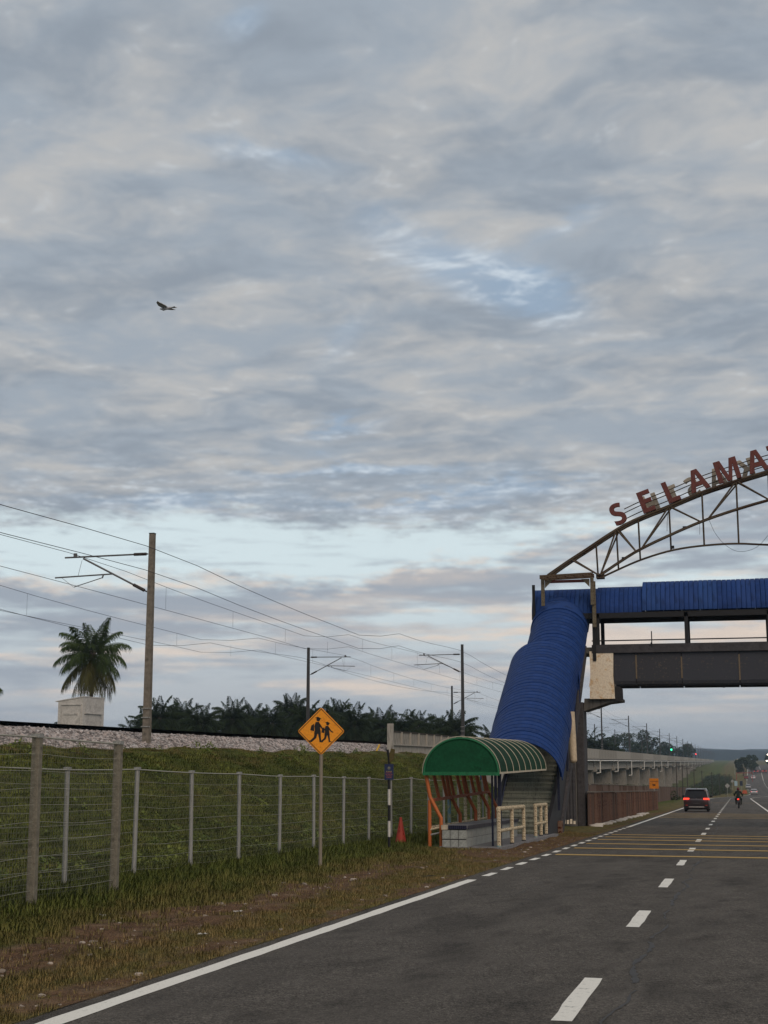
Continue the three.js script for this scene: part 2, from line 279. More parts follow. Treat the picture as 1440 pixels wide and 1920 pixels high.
// ---------------------------------------------------------------- the lie of the land: d = distance ahead (-z)
const S0 = -0.02308;
function roadY(d) {                                     // the road falls, then climbs again far off
  if (d < 330) return S0 * d;
  const y0 = S0 * 330, t = Math.min(d - 330, 300), k = (0.015 - S0) / 300;
  let y = y0 + S0 * t + 0.5 * k * t * t;
  if (d > 630) y += 0.015 * (Math.min(d, 900) - 630);
  return y;
}
const roadX = (d) => 8 * smooth(255, 410, d) + 3.0 * smooth(500, 900, d);
const railY = (d) => 2.98 - 0.0045 * d;                 // rail top
const crestY = (d) => 2.06 - 0.004 * d;
const CREST = -20.9;
function groundY(x, d) {
  const r = roadY(Math.max(d, -40)), rx = x - (d > 255 ? roadX(d) : 0);
  let y = r;
  if (rx < -5.2) y += 0.05 * smooth(-5.2, -7.5, rx) - 0.14 * smooth(-10.6, -12, rx) + 0.14 * smooth(-13, -14.5, rx);
  if (rx > 15) y += 0.4 * smooth(15, 25, rx);
  const left = smooth(-14.6, CREST, x);                 // the railway bank
  const up = smooth(128, 92, d);
  const crest = mix(r + 0.2, crestY(d), up);
  if (x < -14.6) y = mix(r, crest, left);
  if (x < CREST) { y = crest; y = mix(y, mix(r * 0.2 + 0.8, 0.9, up), smooth(-35, -41, x)); }
  y += 0.04 * noise(x * 0.7, d * 0.5) * smooth(-5.1, -6.2, rx) + 0.12 * noise2(x * 0.25, d * 0.22) * smooth(-12, -16, x);
  if (d > 600) y = mix(y, roadY(d), 0.5) - 0.2;
  return y;
}
// ---------------------------------------------------------------- ground
const groundDetail = tex(1024, (u, v) => { const n = tile(u, v, 5, 6, 0.68, 11), m = tile(u, v, 40, 3, 0.6, 12), g = clamp(0.74 + 0.30 * n + 0.22 * m); return [g * 255, g * 255, g * 250]; });
function groundKind(x, d) {                             // 0 grass .. 1 bare soil, and dryness
  const n = fbm(x * 0.5, d * 0.33, 4, 0.6), m = fbm(x * 1.7 + 9, d * 0.8, 3, 0.6);
  const track = 0.95 * Math.exp(-(((x + 6.7 + 0.6 * n) / 0.75) ** 2)) * smooth(48, 14, d + 10 * n) + 0.5 * Math.exp(-(((x + 5.15) / 0.35) ** 2));
  const stop = smooth(2.6, 0.6, Math.hypot((x + 5.6) / 1.0, (d - 41) / 6.5));
  const soil = clamp(smooth(0.24, 0.66, track + 0.55 * n + 0.25 * m) + smooth(0.3, 0.9, stop + 0.4 * n));
  const dry = clamp(smooth(-9.2, -6.0, x + 1.0 * n) * (0.75 + 0.5 * m));
  return [x > -11 ? soil : 0, x > -11.5 ? dry : clamp(0.18 + 0.5 * n)];
}
const SOIL = [0.230, 0.135, 0.080], SOIL2 = [0.34, 0.24, 0.150], DRY = [0.27, 0.195, 0.085], GREEN = [0.100, 0.135, 0.030], GREEN2 = [0.165, 0.200, 0.046];
function groundColor(x, d) {
  const [soil, dry] = groundKind(x, d), n = fbm(x * 0.9 + 50, d * 0.9, 4, 0.6);
  let c = lerp3(GREEN, GREEN2, clamp(0.5 + 0.9 * n));
  c = lerp3(c, DRY, dry * 0.85);
  c = lerp3(c, lerp3(SOIL, SOIL2, smooth(0.1, 0.6, fbm(x * 2.2, d * 1.4 + 7, 4, 0.6))), soil);
  return c;
}
function sheet(xs, ds, yf, colf, uvs = 0.4) {
  const pos = [], col = [], uv = [], idx = [], nx = xs.length;
  for (const d of ds) for (const x of xs) { const X = typeof x === 'function' ? x(d) : x; pos.push(X, yf(X, d), -d); if (colf) col.push(...colf(X, d)); uv.push(X * uvs, d * uvs); }
  for (let j = 0; j + 1 < ds.length; j++) for (let i = 0; i + 1 < nx; i++) { const a = j * nx + i, b = a + 1, c = a + nx, e = c + 1; idx.push(a, b, e, a, e, c); }
  const g = new THREE.BufferGeometry(); g.setAttribute('position', new THREE.Float32BufferAttribute(pos, 3)); if (colf) g.setAttribute('color', new THREE.Float32BufferAttribute(col, 3)); g.setAttribute('uv', new THREE.Float32BufferAttribute(uv, 2)); g.setIndex(idx); g.computeVertexNormals(); return g;
}
const steps = (a, b, s) => { const o = []; for (let x = a; x < b - 1e-6; x += s) o.push(x); return o; };
{
  const xs = [-3000, -1500, -600, -300, -160, -100, -70, ...steps(-55, -24, 3), ...steps(-24, -10.8, 0.6), ...steps(-10.8, -4.6, 0.14), -4.5, -2, 0, 3, 6, 10, 16, 22, 30, 60, 140, 400, 1500, 2500];
  const ds = [-60, -30, -10, ...steps(-4, 6, 2), ...steps(6, 30, 0.3), ...steps(30, 66, 0.6), ...steps(66, 140, 3), ...steps(140, 400, 15), ...steps(400, 900, 40), 1200, 2000, 4000];
  const g = sheet(xs, ds, (x, d) => groundY(x, d) - (x > roadX(d) - 4.85 && x < roadX(d) + 13 ? 0.12 : 0.0) - (d > 900 ? 0.004 * (d - 900) * 0.2 : 0), groundColor, 0.45);
  structure('ground', g, mat(1, 1, 1, { vertexColors: true, map: groundDetail, bumpMap: scaled(groundDetail, 1), bumpScale: 0.05, roughness: 1 }));
}
// ---------------------------------------------------------------- road
const asphaltDetail = tex(1024, (u, v) => { const n = tile(u, v, 4, 4, 0.6, 21), m = tile(u, v, 70, 2, 0.6, 22), k = tile(u, v, 22, 3, 0.7, 23), g = clamp(0.72 + 0.08 * n + 0.30 * m + 0.26 * k); return [g * 255, g * 252, g * 247]; });
function asphaltColor(x, d) {
  const lx = x - roadX(d), n = fbm(lx * 0.55, d * 0.16, 5, 0.6), m = fbm(lx * 2.2 + 3, d * 0.8, 4, 0.6), w = fbm(lx * 6, d * 1.2, 3, 0.6);
  let k = 0.180 + 0.034 * n + 0.030 * m + 0.022 * w;
  k *= 1 - 0.26 * smooth(0.12, 0.42, fbm(lx * 0.35 + 12, d * 0.11 + 5, 5, 0.62));       // darker resurfaced and oily patches
  k *= 1 - 0.34 * smooth(0.26, 0.55, fbm(lx * 1.6 - 8, d * 0.55 + 2, 4, 0.6));
  if (lx > -1.2) k *= 1.04;
  for (const t of [-3.75, -2.25, -0.35, 1.15]) k *= 1 + 0.085 * Math.exp(-(((lx - t + 0.12 * m) / 0.26) ** 2)) * (0.7 + 0.8 * n);   // stone polished by tyres
  for (const t of [-3.0, 0.4]) k *= 1 - 0.12 * Math.exp(-(((lx - t) / 0.22) ** 2)) * clamp(0.5 + 1.4 * fbm(lx * 1.2, d * 0.3 + 40, 4));   // drips between the wheels
  return [k, k * 0.93, k * 0.84];
}
const roadDs = [...steps(-20, 4, 2), ...steps(4, 40, 0.35), ...steps(40, 120, 1), ...steps(120, 420, 6), ...steps(420, 1000, 20)];
const road = structure('road', sheet([...steps(-4.95, 2.6, 0.12).map((x) => (d) => x + roadX(d)), (d) => 2.55 + roadX(d), (d) => 12 + roadX(d)], roadDs, (x, d) => roadY(d), asphaltColor, 0.55),
  mat(1, 1, 1, { vertexColors: true, map: asphaltDetail, bumpMap: asphaltDetail, bumpScale: 0.012, roughness: 0.85 }));
const paintTex = tex(512, (u, v) => { const n = tile(u, v, 6, 5, 0.65, 31), g = 1 - 0.34 * smooth(0.20, 0.75, n) - 0.1 * clamp(tile(u, v, 30, 2, 0.6, 32)); return [g * 255, g * 253, g * 245]; });
const whitePaint = mat(0.74, 0.74, 0.72, { map: scaled(paintTex, 1), roughness: 0.7 });
const yellowPaint = mat(0.42, 0.29, 0.11, { map: scaled(paintTex, 1), roughness: 0.75 });
function strip(name, x0, x1, d0, d1, m, lift = 0.004, ragged = 0.012) {
  const n = Math.max(1, Math.ceil((d1 - d0) / (d1 > 120 ? 8 : 0.4))), ds = [];
  for (let k = 0; k <= n; k++) ds.push(mix(d0, d1, k / n));
  const w = (d, s) => ragged * noise(d * 2.3 + s * 40, s * 13);
  return part(name, sheet([(d) => x0 + roadX(d) + w(d, 1), (d) => x1 + roadX(d) + w(d, 2)], ds, (x, d) => roadY(d) + lift, null, 1.0), m, road);
}
strip('edge_line', -4.78, -4.60, -6, 25.3, whitePaint);
for (let d = 26.4; d < 62; d += 2.05) strip('edge_dash', -4.72, -4.58, d, d + 1.05, whitePaint);
strip('edge_line', -4.70, -4.54, 62, 900, whitePaint);
for (let k = 0; k < 52; k++) strip('lane_dash', -1.36, -1.20, 10.3 + 7.05 * k, 12.65 + 7.05 * k, whitePaint);
strip('median_line', 2.10, 2.26, 40, 900, whitePaint);
for (const d of [35.2, 39.2, 42.6, 46.0, 48.7, 51.2]) strip('rumble_bar', -4.45, 2.05, d, d + 0.55, yellowPaint, 0.008);
for (const d of [83, 87, 90.5, 94, 97.2]) strip('rumble_bar', -4.45, 2.05, d, d + 0.55, yellowPaint, 0.008);
strip('rumble_bar', -4.45, 2.05, 176, 177, yellowPaint, 0.008);
// sealed joint that wanders beside the dashes
{
  const seal = mat(0.050, 0.047, 0.044, { roughness: 0.6, map: scaled(grime, 1) }), wob = (d) => -0.93 + 0.10 * noise(d * 0.3, 3) + 0.018 * noise(d * 1.6, 8);
  let d = 9;
  while (d < 70) {
    const L = rr(1.2, 3.6), ds = steps(d, d + L, 0.12), hw = rr(0.015, 0.05);
    part('joint_seal', sheet([(q) => wob(q) - hw * (0.6 + 0.7 * noise2(q * 3, 1)), (q) => wob(q) + hw * (0.6 + 0.9 * noise2(q * 3, 9))], ds, (x, q) => roadY(q) + 0.004, null, 1), seal, road);
    d += L + rr(0.0, 0.9);
  }
  for (const [x, d0, L] of [[-3.4, 21, 4], [0.9, 24, 6]]) part('crack', sheet([(q) => x + 0.06 * noise(q * 0.6, x) - 0.004, (q) => x + 0.06 * noise(q * 0.6, x) + 0.004 + 0.004 * noise2(q * 4, 1)], steps(d0, d0 + L, 0.1), (xx, q) => roadY(q) + 0.004, null, 1), seal, road);
}
// ---------------------------------------------------------------- far hills
{
  const hill = (d, base, amp, f, seed, col) => { const g = fromGrid(240, 6, (u, v) => { const x = mix(-d * 0.8, d * 0.6, u), h = (base + amp * (fbm(x * f, seed, 5, 0.5) + 0.25 * fbm(x * f * 9, seed + 4, 2))) * (1 - (1 - v) ** 2); return [x, -14 + Math.max(0, h) , -d - v * d * 0.12 - 60 * noise(x * 0.002, seed)]; }, (p) => [p[0] * 0.01, p[1] * 0.02]); return structure('hill', g, mat(...col, { roughness: 1, map: scaled(grime, 2) })); };
  hill(2100, 22, 9, 0.0016, 3.3, [0.030, 0.044, 0.046]);
  hill(3000, 34, 12, 0.0010, 8.1, [0.034, 0.048, 0.052]);
}

// ---------------------------------------------------------------- footbridge with roofed stairs
const BD = 61, BZ = -61, BZC = -62.2, BZF = -63.4;       // near face, middle and far face of the span
const BX0 = -8.5, BX1 = 27.5;
const bridge = thing('footbridge', 'blue roofed footbridge over the road with a roofed stair coming down beside the bus shelter', 'footbridge', [0, 0, 0]);
{
  // deck and side boxes
  part('deck', box(BX1 - BX0 + 1, 0.26, 2.3, (BX0 + BX1) / 2, 6.13, BZC), M.concreteDark, bridge);
  for (const s of [-1, 1]) {
    const z = s < 0 ? BZ : BZF;
    part('edge_beam', box(BX1 + 5.9, 0.36, 0.16, (BX1 - 5.9) / 2, 6.17, z + 0.05 * -s), M.greyPaint, bridge);
    // dark boards along the span, rounded at the foot
    const rim = [[0, 1.42], [0.0, 0.22], [0.05, 0.08], [0.14, 0.0], [0.26, 0.0], [0.26, 1.42]];
    const xs = [-4.98, -4.02, -2.1, 0.30, 2.3, 4.3, 6.3, 8.3, 10.3, 12.3, 14.3, 16.3, 18.3, 20.3, 22.3, 24.3, 26.3];
    for (let k = 0; k + 1 < xs.length; k++) {
      const g = prism(rim, xs[k + 1] - xs[k] - 0.03); worldUV(g); g.rotateY(s < 0 ? Math.PI / 2 : -Math.PI / 2); g.translate(s < 0 ? xs[k] + 0.015 : xs[k + 1] - 0.015, 4.56, z);
      part('fascia_board', g, k % 3 === 1 ? M.boardB : M.board, bridge);
      if (k && s < 0) part('seam_strip', box(0.06, rr(0.9, 1.15), 0.012, xs[k], 5.34 + rr(-0.05, 0.05), z + 0.012), M.seam, bridge);
    }
    // handrail and posts
    part('handrail', bar(V(-5.9, 6.53, z - 0.02 * s), V(BX1, 6.53, z - 0.02 * s), 0.03, 6), M.black, bridge);
    for (let x = -5.68 + 0.0; x < BX1; x += 3.44) part('post', box(0.16, 1.4, 0.14, x + (x < -5 ? 0.05 : 0.4), 7.0, z), M.black, bridge);
    part('eave_beam', box(BX1 - BX0, 0.24, 0.14, (BX0 + BX1) / 2, 7.63, z), M.black, bridge);
  }
  part('corner_post', box(0.14, 3.4, 0.14, -5.78, 7.35, BZ + 0.08), M.black, bridge);
  part('corner_post', box(0.12, 3.4, 0.12, -8.4, 7.35, BZ + 0.08), M.black, bridge);
  for (const [x, y, h] of [[-3.32, 6.62, 0.62]]) part('broken_bracket', join([bar(V(x, 6.2, BZ + 0.12), V(x, 6.9, BZ + 0.12), 0.025, 6), bar(V(x, 6.45, BZ + 0.12), V(x - 0.09, 6.25, BZ + 0.14), 0.02, 6)]), M.black, bridge);
  // box underside and hanging cable end
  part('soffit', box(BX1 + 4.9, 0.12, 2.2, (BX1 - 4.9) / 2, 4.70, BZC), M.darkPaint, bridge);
  part('cable_loop', new THREE.TorusGeometry(0.10, 0.012, 6, 14, Math.PI).rotateZ(Math.PI).translate(-0.38, 4.55, BZ), M.black, bridge);
  // pale panel that closes the end of the span
  { const out = [[-6.04, 0], [-6.02, 0.5], [-6.06, 0.52], [-6.0, 0.9], [-5.99, 1.2], [-6.01, 2.05], [-4.98, 2.08], [-4.99, 1.6], [-5.01, 1.0], [-4.98, 0.55], [-4.96, 0]];
    const g = prism(out, 0.05); worldUV(g); g.translate(0, 4.02, BZ + 0.06); part('end_panel', g, M.panel, bridge);
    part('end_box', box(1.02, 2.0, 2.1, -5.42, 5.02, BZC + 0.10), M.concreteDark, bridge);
    part('torn_flap', prism([[0, 0], [0.34, 0.02], [0.33, 0.5], [0.2, 0.62], [0, 0.62]], 0.03).translate(-4.95, 3.93, BZ + 0.02), M.darkPaint, bridge);
    const hn = prism([[-6.35, 3.5], [-6.3, 4.05], [-4.7, 4.05], [-4.7, 3.92], [-5.3, 3.85]], 1.9); worldUV(hn); part('haunch', hn.translate(0, 0, BZF + 0.35), M.concreteDark, bridge); }
  // pier with ribbed cladding
  const gy = roadY(61) - 0.3;
  part('pier', box(0.34, 5.6, 1.4, -6.52, gy + 2.8, -61.7, 0, 0.03), M.greyPaint, bridge);
  part('pier', box(1.1, 5.9, 1.2, 24.5, gy + 2.8, -62, 0, 0.03), M.greyPaint, bridge);
  part('pier', box(1.1, 5.9, 1.2, 8.6, gy + 2.8, -62, 0, 0.03), M.greyPaint, bridge);
  for (let k = 0; k < 7; k++) part('cladding_sheet', prism([[0, 0], [0.03, -0.03], [0.07, -0.03], [0.10, 0], [0.14, 0], [0.14, 0.02], [0, 0.02]], 4.0).rotateX(-Math.PI / 2).translate(-7.68 + k * 0.14, gy + 0.62, -60.55), M.greyPaint, bridge);
  for (let k = 0; k < 7; k++) part('cladding_foot', box(0.09, rr(0.12, 0.22), 0.02, -7.62 + k * 0.14, gy + rr(0.5, 0.58), -60.52, 0, 0), M.panel, bridge);
  part('inner_column', box(0.9, 5.6, 0.9, -7.15, gy + 2.8, -61.4), M.concreteDark, bridge);
  // the long roof: three lengths that overlap
  const yS = 7.74;
  const BL = [M.blue, M.blue, M.blueOld, M.blueFade];
  roofing('roof_sheet', V(BX0, yS, BZC), V(-5.65, yS, BZC), 1.27, 1.22, 0.21, 0.035, 4, BL, bridge);
  roofing('roof_sheet', V(-5.66, yS, BZC), V(-3.68, yS, BZC), 1.27, 1.26, 0.21, 0.035, 4, BL, bridge);
  roofing('roof_sheet', V(-3.68, yS + 0.06, BZC), V(BX1, yS + 0.06, BZC), 1.33, 1.40, 0.20, 0.04, 4, BL, bridge);
  for (const x of [-2.25, 1.19, 4.6]) part('roof_hoop', new THREE.TorusGeometry(1.2, 0.03, 6, 20, Math.PI).rotateY(Math.PI / 2).translate(x, 7.7, BZC), M.black, bridge);
  // rusty portal at the head of the stair, foot of the arch
  for (const [a, b] of [[[-8.02, 9.30, -60.75], [-5.70, 9.36, -60.75]], [[-8.02, 9.30, -60.2], [-5.70, 9.36, -60.2]]]) part('portal_beam', beam(V(...a), V(...b), 0.10, 0.17), M.rusty, bridge);
  for (const x of [-7.93, -5.78]) part('portal_leg', box(0.15, 1.2, 0.12, x, 8.66, -60.5, 0, 0.01), M.rustyPale, bridge);
  part('portal_leg', box(0.15, 2.0, 0.12, -5.72, 8.1, -60.62), M.rustyPale, bridge);
  for (const [x, s] of [[-7.83, 1], [-5.88, -1]]) part('gusset', prism([[0, 0], [s * 0.36, 0], [0, -0.36]], 0.03).translate(x, 9.20, -60.46), M.rustyPale, bridge);
  part('portal_plate', box(1.7, 0.12, 0.1, -6.9, 9.14, -60.62), mat(0.09, 0.035, 0.03, { roughness: 0.9 }), bridge);
  // stair: two flights under two lengths of bent roof
  const floorAt = (d) => (d < 57.2 ? -0.5 + 0.474 * (d - 49.4) : 3.20 + 0.59 * (d - 57.2));
  const nStep = 40, dA = 48.2, dB = 61.3;
  for (let k = 0; k < nStep; k++) {
    const d0 = mix(dA, dB, k / nStep), d1 = mix(dA, dB, (k + 1) / nStep), y0 = floorAt(d0), y1 = floorAt(d1), h = y1 - y0;
    const st = part('step', [box(1.86, 0.06, d1 - d0 + 0.05, -7.3, y1 - 0.03, -(d0 + d1) / 2 + 0.02, 0), box(1.84, h, 0.05, -7.3, y0 + h / 2 - 0.03, -d0 - 0.02)], k % 2 ? M.stepA : M.stepB, bridge);
    if (k < 16) for (const x of [-7.95, -7.5, -7.02, -6.62]) if (rnd() < 0.75) part('joint', box(0.012, h * 0.9, 0.008, x + rr(-0.06, 0.06), y0 + h / 2 - 0.03, -d0 + 0.008), M.greyPaint, st);
  }
  const plate = (x, w, m) => { const a = [[48.0, -1.35], [48.0, -0.85], [57.2, 3.55], [61.2, 5.95], [61.2, 5.1], [57.2, 2.55], [50.5, -1.35]].map(([d, y]) => [d, y]); const g = prism(a, w); worldUV(g); g.rotateY(Math.PI / 2); g.translate(x, 0, 0); return part('stringer', g, m, bridge); };
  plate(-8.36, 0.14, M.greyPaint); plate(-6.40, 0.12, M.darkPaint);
  part('raking_strut', [beam(V(-6.34, -1.5, -50.9), V(-6.32, 3.2, -57.4), 0.30, 0.36), beam(V(-6.32, 3.12, -57.3), V(-6.3, 6.2, -61.3), 0.30, 0.34)], M.greyPaint, bridge);
  part('strut_foot', box(0.38, 0.9, 0.5, -6.34, -1.15, -50.95, 0, 0.03), M.stainFoot, bridge);
  // roof of the stair; the upper length laps over the lower
  const crown = (d) => (d < 57.6 ? 2.2 + 0.474 * (d - 49.4) : 6.09 + 0.60 * (d - 57.6));
  roofing('stair_roof_sheet', V(-7.36, crown(49.3) - 1.32, -49.3), V(-7.56, crown(57.7) - 1.14, -57.7), 1.46, 1.42, 0.29, 0.085, 3, [M.blue, M.blue, M.blueB], bridge, Math.PI * 1.04); roofing('stair_roof_sheet', V(-7.30, crown(56.6) - 1.38, -56.6), V(-7.30, crown(61.9) - 1.17, -61.9), 1.24, 1.22, 0.285, 0.085, 3, [M.blue, M.blue, M.blueB], bridge, Math.PI * 1.02);
  part('roof_flashing', vault(V(-7.30, crown(60.9) - 1.16, -60.9), V(-7.30, crown(61.5) - 1.14, -61.5), 1.27, 1.22, 0.6, 0.004), M.blueOld, bridge);
  // lapped tail of the upper length, hanging down at the side of the lower one
  part('roof_flap', prism([[0, 0.1], [0.9, 0.55], [0.75, -0.75], [0.45, -0.85], [0.1, -0.2]], 0.02).rotateY(Math.PI / 2 + 0.12).translate(-6.02, 4.55, -56.6), M.blue, bridge);
  for (const d of [50.2, 53, 56]) { const y = crown(d) - 1.25; part('roof_post', box(0.09, 1.75, 0.09, -6.16, y - 0.75, -d), M.navy, bridge); part('roof_post', box(0.09, 1.75, 0.09, -8.42, y - 0.75, -d), M.navy, bridge); }
  for (const d of [50.2, 53, 56]) part('roof_hoop', new THREE.TorusGeometry(1.18, 0.03, 6, 18, Math.PI).translate(-7.28, crown(d) - 1.33, -d), M.navy, bridge);
  // cream downpipe with a rounded end
  part('downpipe', bar(V(-5.98, 1.46, -53.5), V(-6.04, 3.25, -53.6), 0.14, 14), M.creamPipe, bridge);
  part('downpipe_cap', new THREE.SphereGeometry(0.14, 14, 10).translate(-5.98, 1.46, -53.5), M.creamPipe, bridge);
}
// ---------------------------------------------------------------- arch with letters
const arch = thing('arch_sign', 'rusty steel truss arch with raised red letters standing on the footbridge', 'arch sign', [0, 0, 0]);
{
  const ZF = -60.75, ZB = -61.35, Rr = 31.5, cx = 9.6, cy = 9.35 - Math.sqrt(Rr * Rr - 17.4 * 17.4) + 0.0;
  const topY = (x) => cy + Math.sqrt(Rr * Rr - (x - cx) ** 2);
  const poly = (pts) => { const c = new THREE.CatmullRomCurve3(pts.map(([x, y]) => V(x, y, 0))); return (x) => { let lo = 0, hi = 1; for (let i = 0; i < 30; i++) { const m = (lo + hi) / 2; if (c.getPoint(m).x < x) lo = m; else hi = m; } return c.getPoint(lo).y; }; };
  const outL = [[-7.75, 9.43], [-6.7, 10.12], [-5.58, 10.80], [-4.68, 11.38], [-3.72, 11.83], [-2.38, 12.32], [-0.96, 12.87], [0.5, 13.3], [1.85, 13.66], [4, 14.15], [7, 14.6], [9.6, 14.72]];
  const midL = [[-5.43, 9.38], [-3.85, 10.36], [-2.38, 11.03], [-1.0, 11.58], [0.44, 12.03], [1.79, 12.38], [4, 12.85], [7, 13.25], [9.6, 13.35]];
  const lowL = [[-5.43, 9.36], [-3.78, 10.05], [-2.31, 10.46], [-1.04, 10.61], [0.38, 10.65], [1.7, 10.55], [4, 10.4], [7, 10.3], [9.6, 10.28]];
  const mirror = (l) => [...l, ...l.slice(0, -1).reverse().map(([x, y]) => [19.2 - x, y])];
  const O = mirror(outL), Md = mirror(midL), Lw = mirror(lowL), fo = poly(O), fm = poly(Md), fl = poly(Lw);
  const chord = (name, f, a, b, z, r) => { const pts = []; for (let k = 0; k <= 40; k++) { const x = mix(a, b, k / 40); pts.push(V(x, f(x), z)); } part(name, new THREE.TubeGeometry(new THREE.CatmullRomCurve3(pts), 90, r, 8), M.truss, arch); };
  chord('top_chord', fo, -7.74, 26.9, ZF, 0.065); chord('top_chord', fo, -7.74, 26.9, ZB, 0.065);
  chord('middle_chord', fm, -5.42, 24.6, ZF + 0.05, 0.066); chord('bottom_chord', fl, -5.42, 24.6, ZB, 0.045);
  for (const k of [0.34, 0.62, 0.80]) chord('letter_rail', (x) => fo(x) + k, -4.35, 23.4, ZB + 0.12 + 0.02 * k, 0.022);
  const xs = [-5.58, -4.68, -3.72, -2.38, -0.96, 0.5, 1.85, 3.3, 4.8, 6.4, 8.0, 9.6], all = [...xs, ...xs.slice(0, -1).reverse().map((x) => 19.2 - x)];
  for (const x of all) { part('strut', bar(V(x, fo(x), ZF), V(x, Math.max(fl(clamp(x, -5.42, 24.6)), 9.38), ZB), 0.04, 7), M.truss, arch); part('tie', bar(V(x, fo(x), ZF), V(x, fo(x), ZB), 0.03, 6), M.truss, arch); }
  const dia = (x0, y0, x1, y1, z0, z1) => { part('brace', bar(V(x0, y0, z0), V(x1, y1, z1), 0.038, 7), M.truss, arch); };
  const D = (x0, x1) => { dia(x0, fo(x0), x1, fm(clamp(x1, -5.42, 24.6)), ZF, ZF + 0.05); dia(x0 + 0.08, fo(x0 + 0.08), x1, fm(clamp(x1, -5.42, 24.6)), ZB, ZF + 0.05); };
  D(-6.7, -5.5); D(-4.68, -5.42); D(-4.68, -3.85); D(-2.38, -3.62); D(-2.38, -1.05); D(0.5, -0.75); D(0.5, 1.85); D(3.3, 2.0); D(3.3, 4.7); D(6.4, 4.9); D(6.4, 7.9); D(9.6, 8.1);
  for (const [a, b] of [[12.8, 11.3], [12.8, 14.3], [15.9, 14.5], [15.9, 17.2], [18.7, 17.4], [18.7, 20.2], [21.6, 20.3], [21.6, 22.8], [23.88, 23.0], [23.88, 24.6], [25.9, 24.6]]) D(a, b);
  for (const x of [-6.7, -6.15]) part('tie', bar(V(x, fo(x), ZF), V(x, fo(x), ZB), 0.03, 6), M.truss, arch);
  for (const [x, f] of [[-1.75, fm], [-2.3, fl], [-4.4, fm]]) part('clamp', box(0.16, 0.12, 0.16, x, f(x) + 0.04, ZF + 0.02, 0, 0.01), M.black, arch);
  part('foot_plate', box(0.34, 0.20, 0.5, -5.45, 9.36, -61.0), M.rusty, arch);
  part('floodlight_box', box(0.34, 1.0, 0.22, 2.02, 11.25, ZF + 0.1, 0, 0.02), M.black, arch);
  part('loose_wire', pipe([V(-0.72, fm(-0.72), ZF), V(-0.45, 11.0, ZF + 0.1), V(0.0, 10.45, ZF + 0.1), V(0.5, 10.2, ZF + 0.1), V(1.2, 10.35, ZF + 0.1), V(1.85, 11.0, ZF + 0.1)], 0.008, 5, 6), M.black, arch);
  part('loose_wire', bent([V(-2.42, 12.1, ZF + 0.08), V(-2.48, 11.6, ZF + 0.09), V(-2.5, 11.2, ZF + 0.08)], 0.01, 5), M.black, arch);
  part('loose_wire', bent([V(-1.1, fm(-1.1), ZF + 0.08), V(-1.12, 11.0, ZF + 0.09)], 0.008, 5), M.black, arch);
  const font = await new FontLoader().loadAsync('fonts/droid/droid_sans_bold.typeface.json');
  const letter = (ch, x, m, z, back, h = 0.98, k = 0) => {
    const g = new TextGeometry(ch, { font, size: h / 1.0, depth: 0.10, curveSegments: 6, bevelEnabled: true, bevelSize: 0.012, bevelThickness: 0.012, bevelSegments: 1 }); g.computeBoundingBox(); const b = g.boundingBox;
    g.translate(-(b.min.x + b.max.x) / 2, -b.min.y, -0.05); g.scale(0.98 * h / (b.max.y - b.min.y), h / (b.max.y - b.min.y), 1); if (back) g.rotateY(Math.PI);
    const sl = Math.atan2(fo(x + 0.3) - fo(x - 0.3), 0.6);
    const o = part('letter', g, m, arch); o.position.set(x, fo(x) + 0.07 + k, z); o.rotation.z = sl * 0.95; return o;
  };
  [['S', -4.38], ['E', -3.20], ['L', -2.10], ['A', -0.98], ['M', 0.27], ['A', 1.50], ['T', 2.36]].forEach(([c, x]) => letter(c, x, M.redLetter, ZF + 0.06, false));
  [['H', -3.05], ['I', -2.02], ['S', -1.22], ['A', -0.15], ['K', 1.05]].forEach(([c, x]) => letter(c, x, M.creamLetter, ZB - 0.10, true, 0.92, -0.04));
}

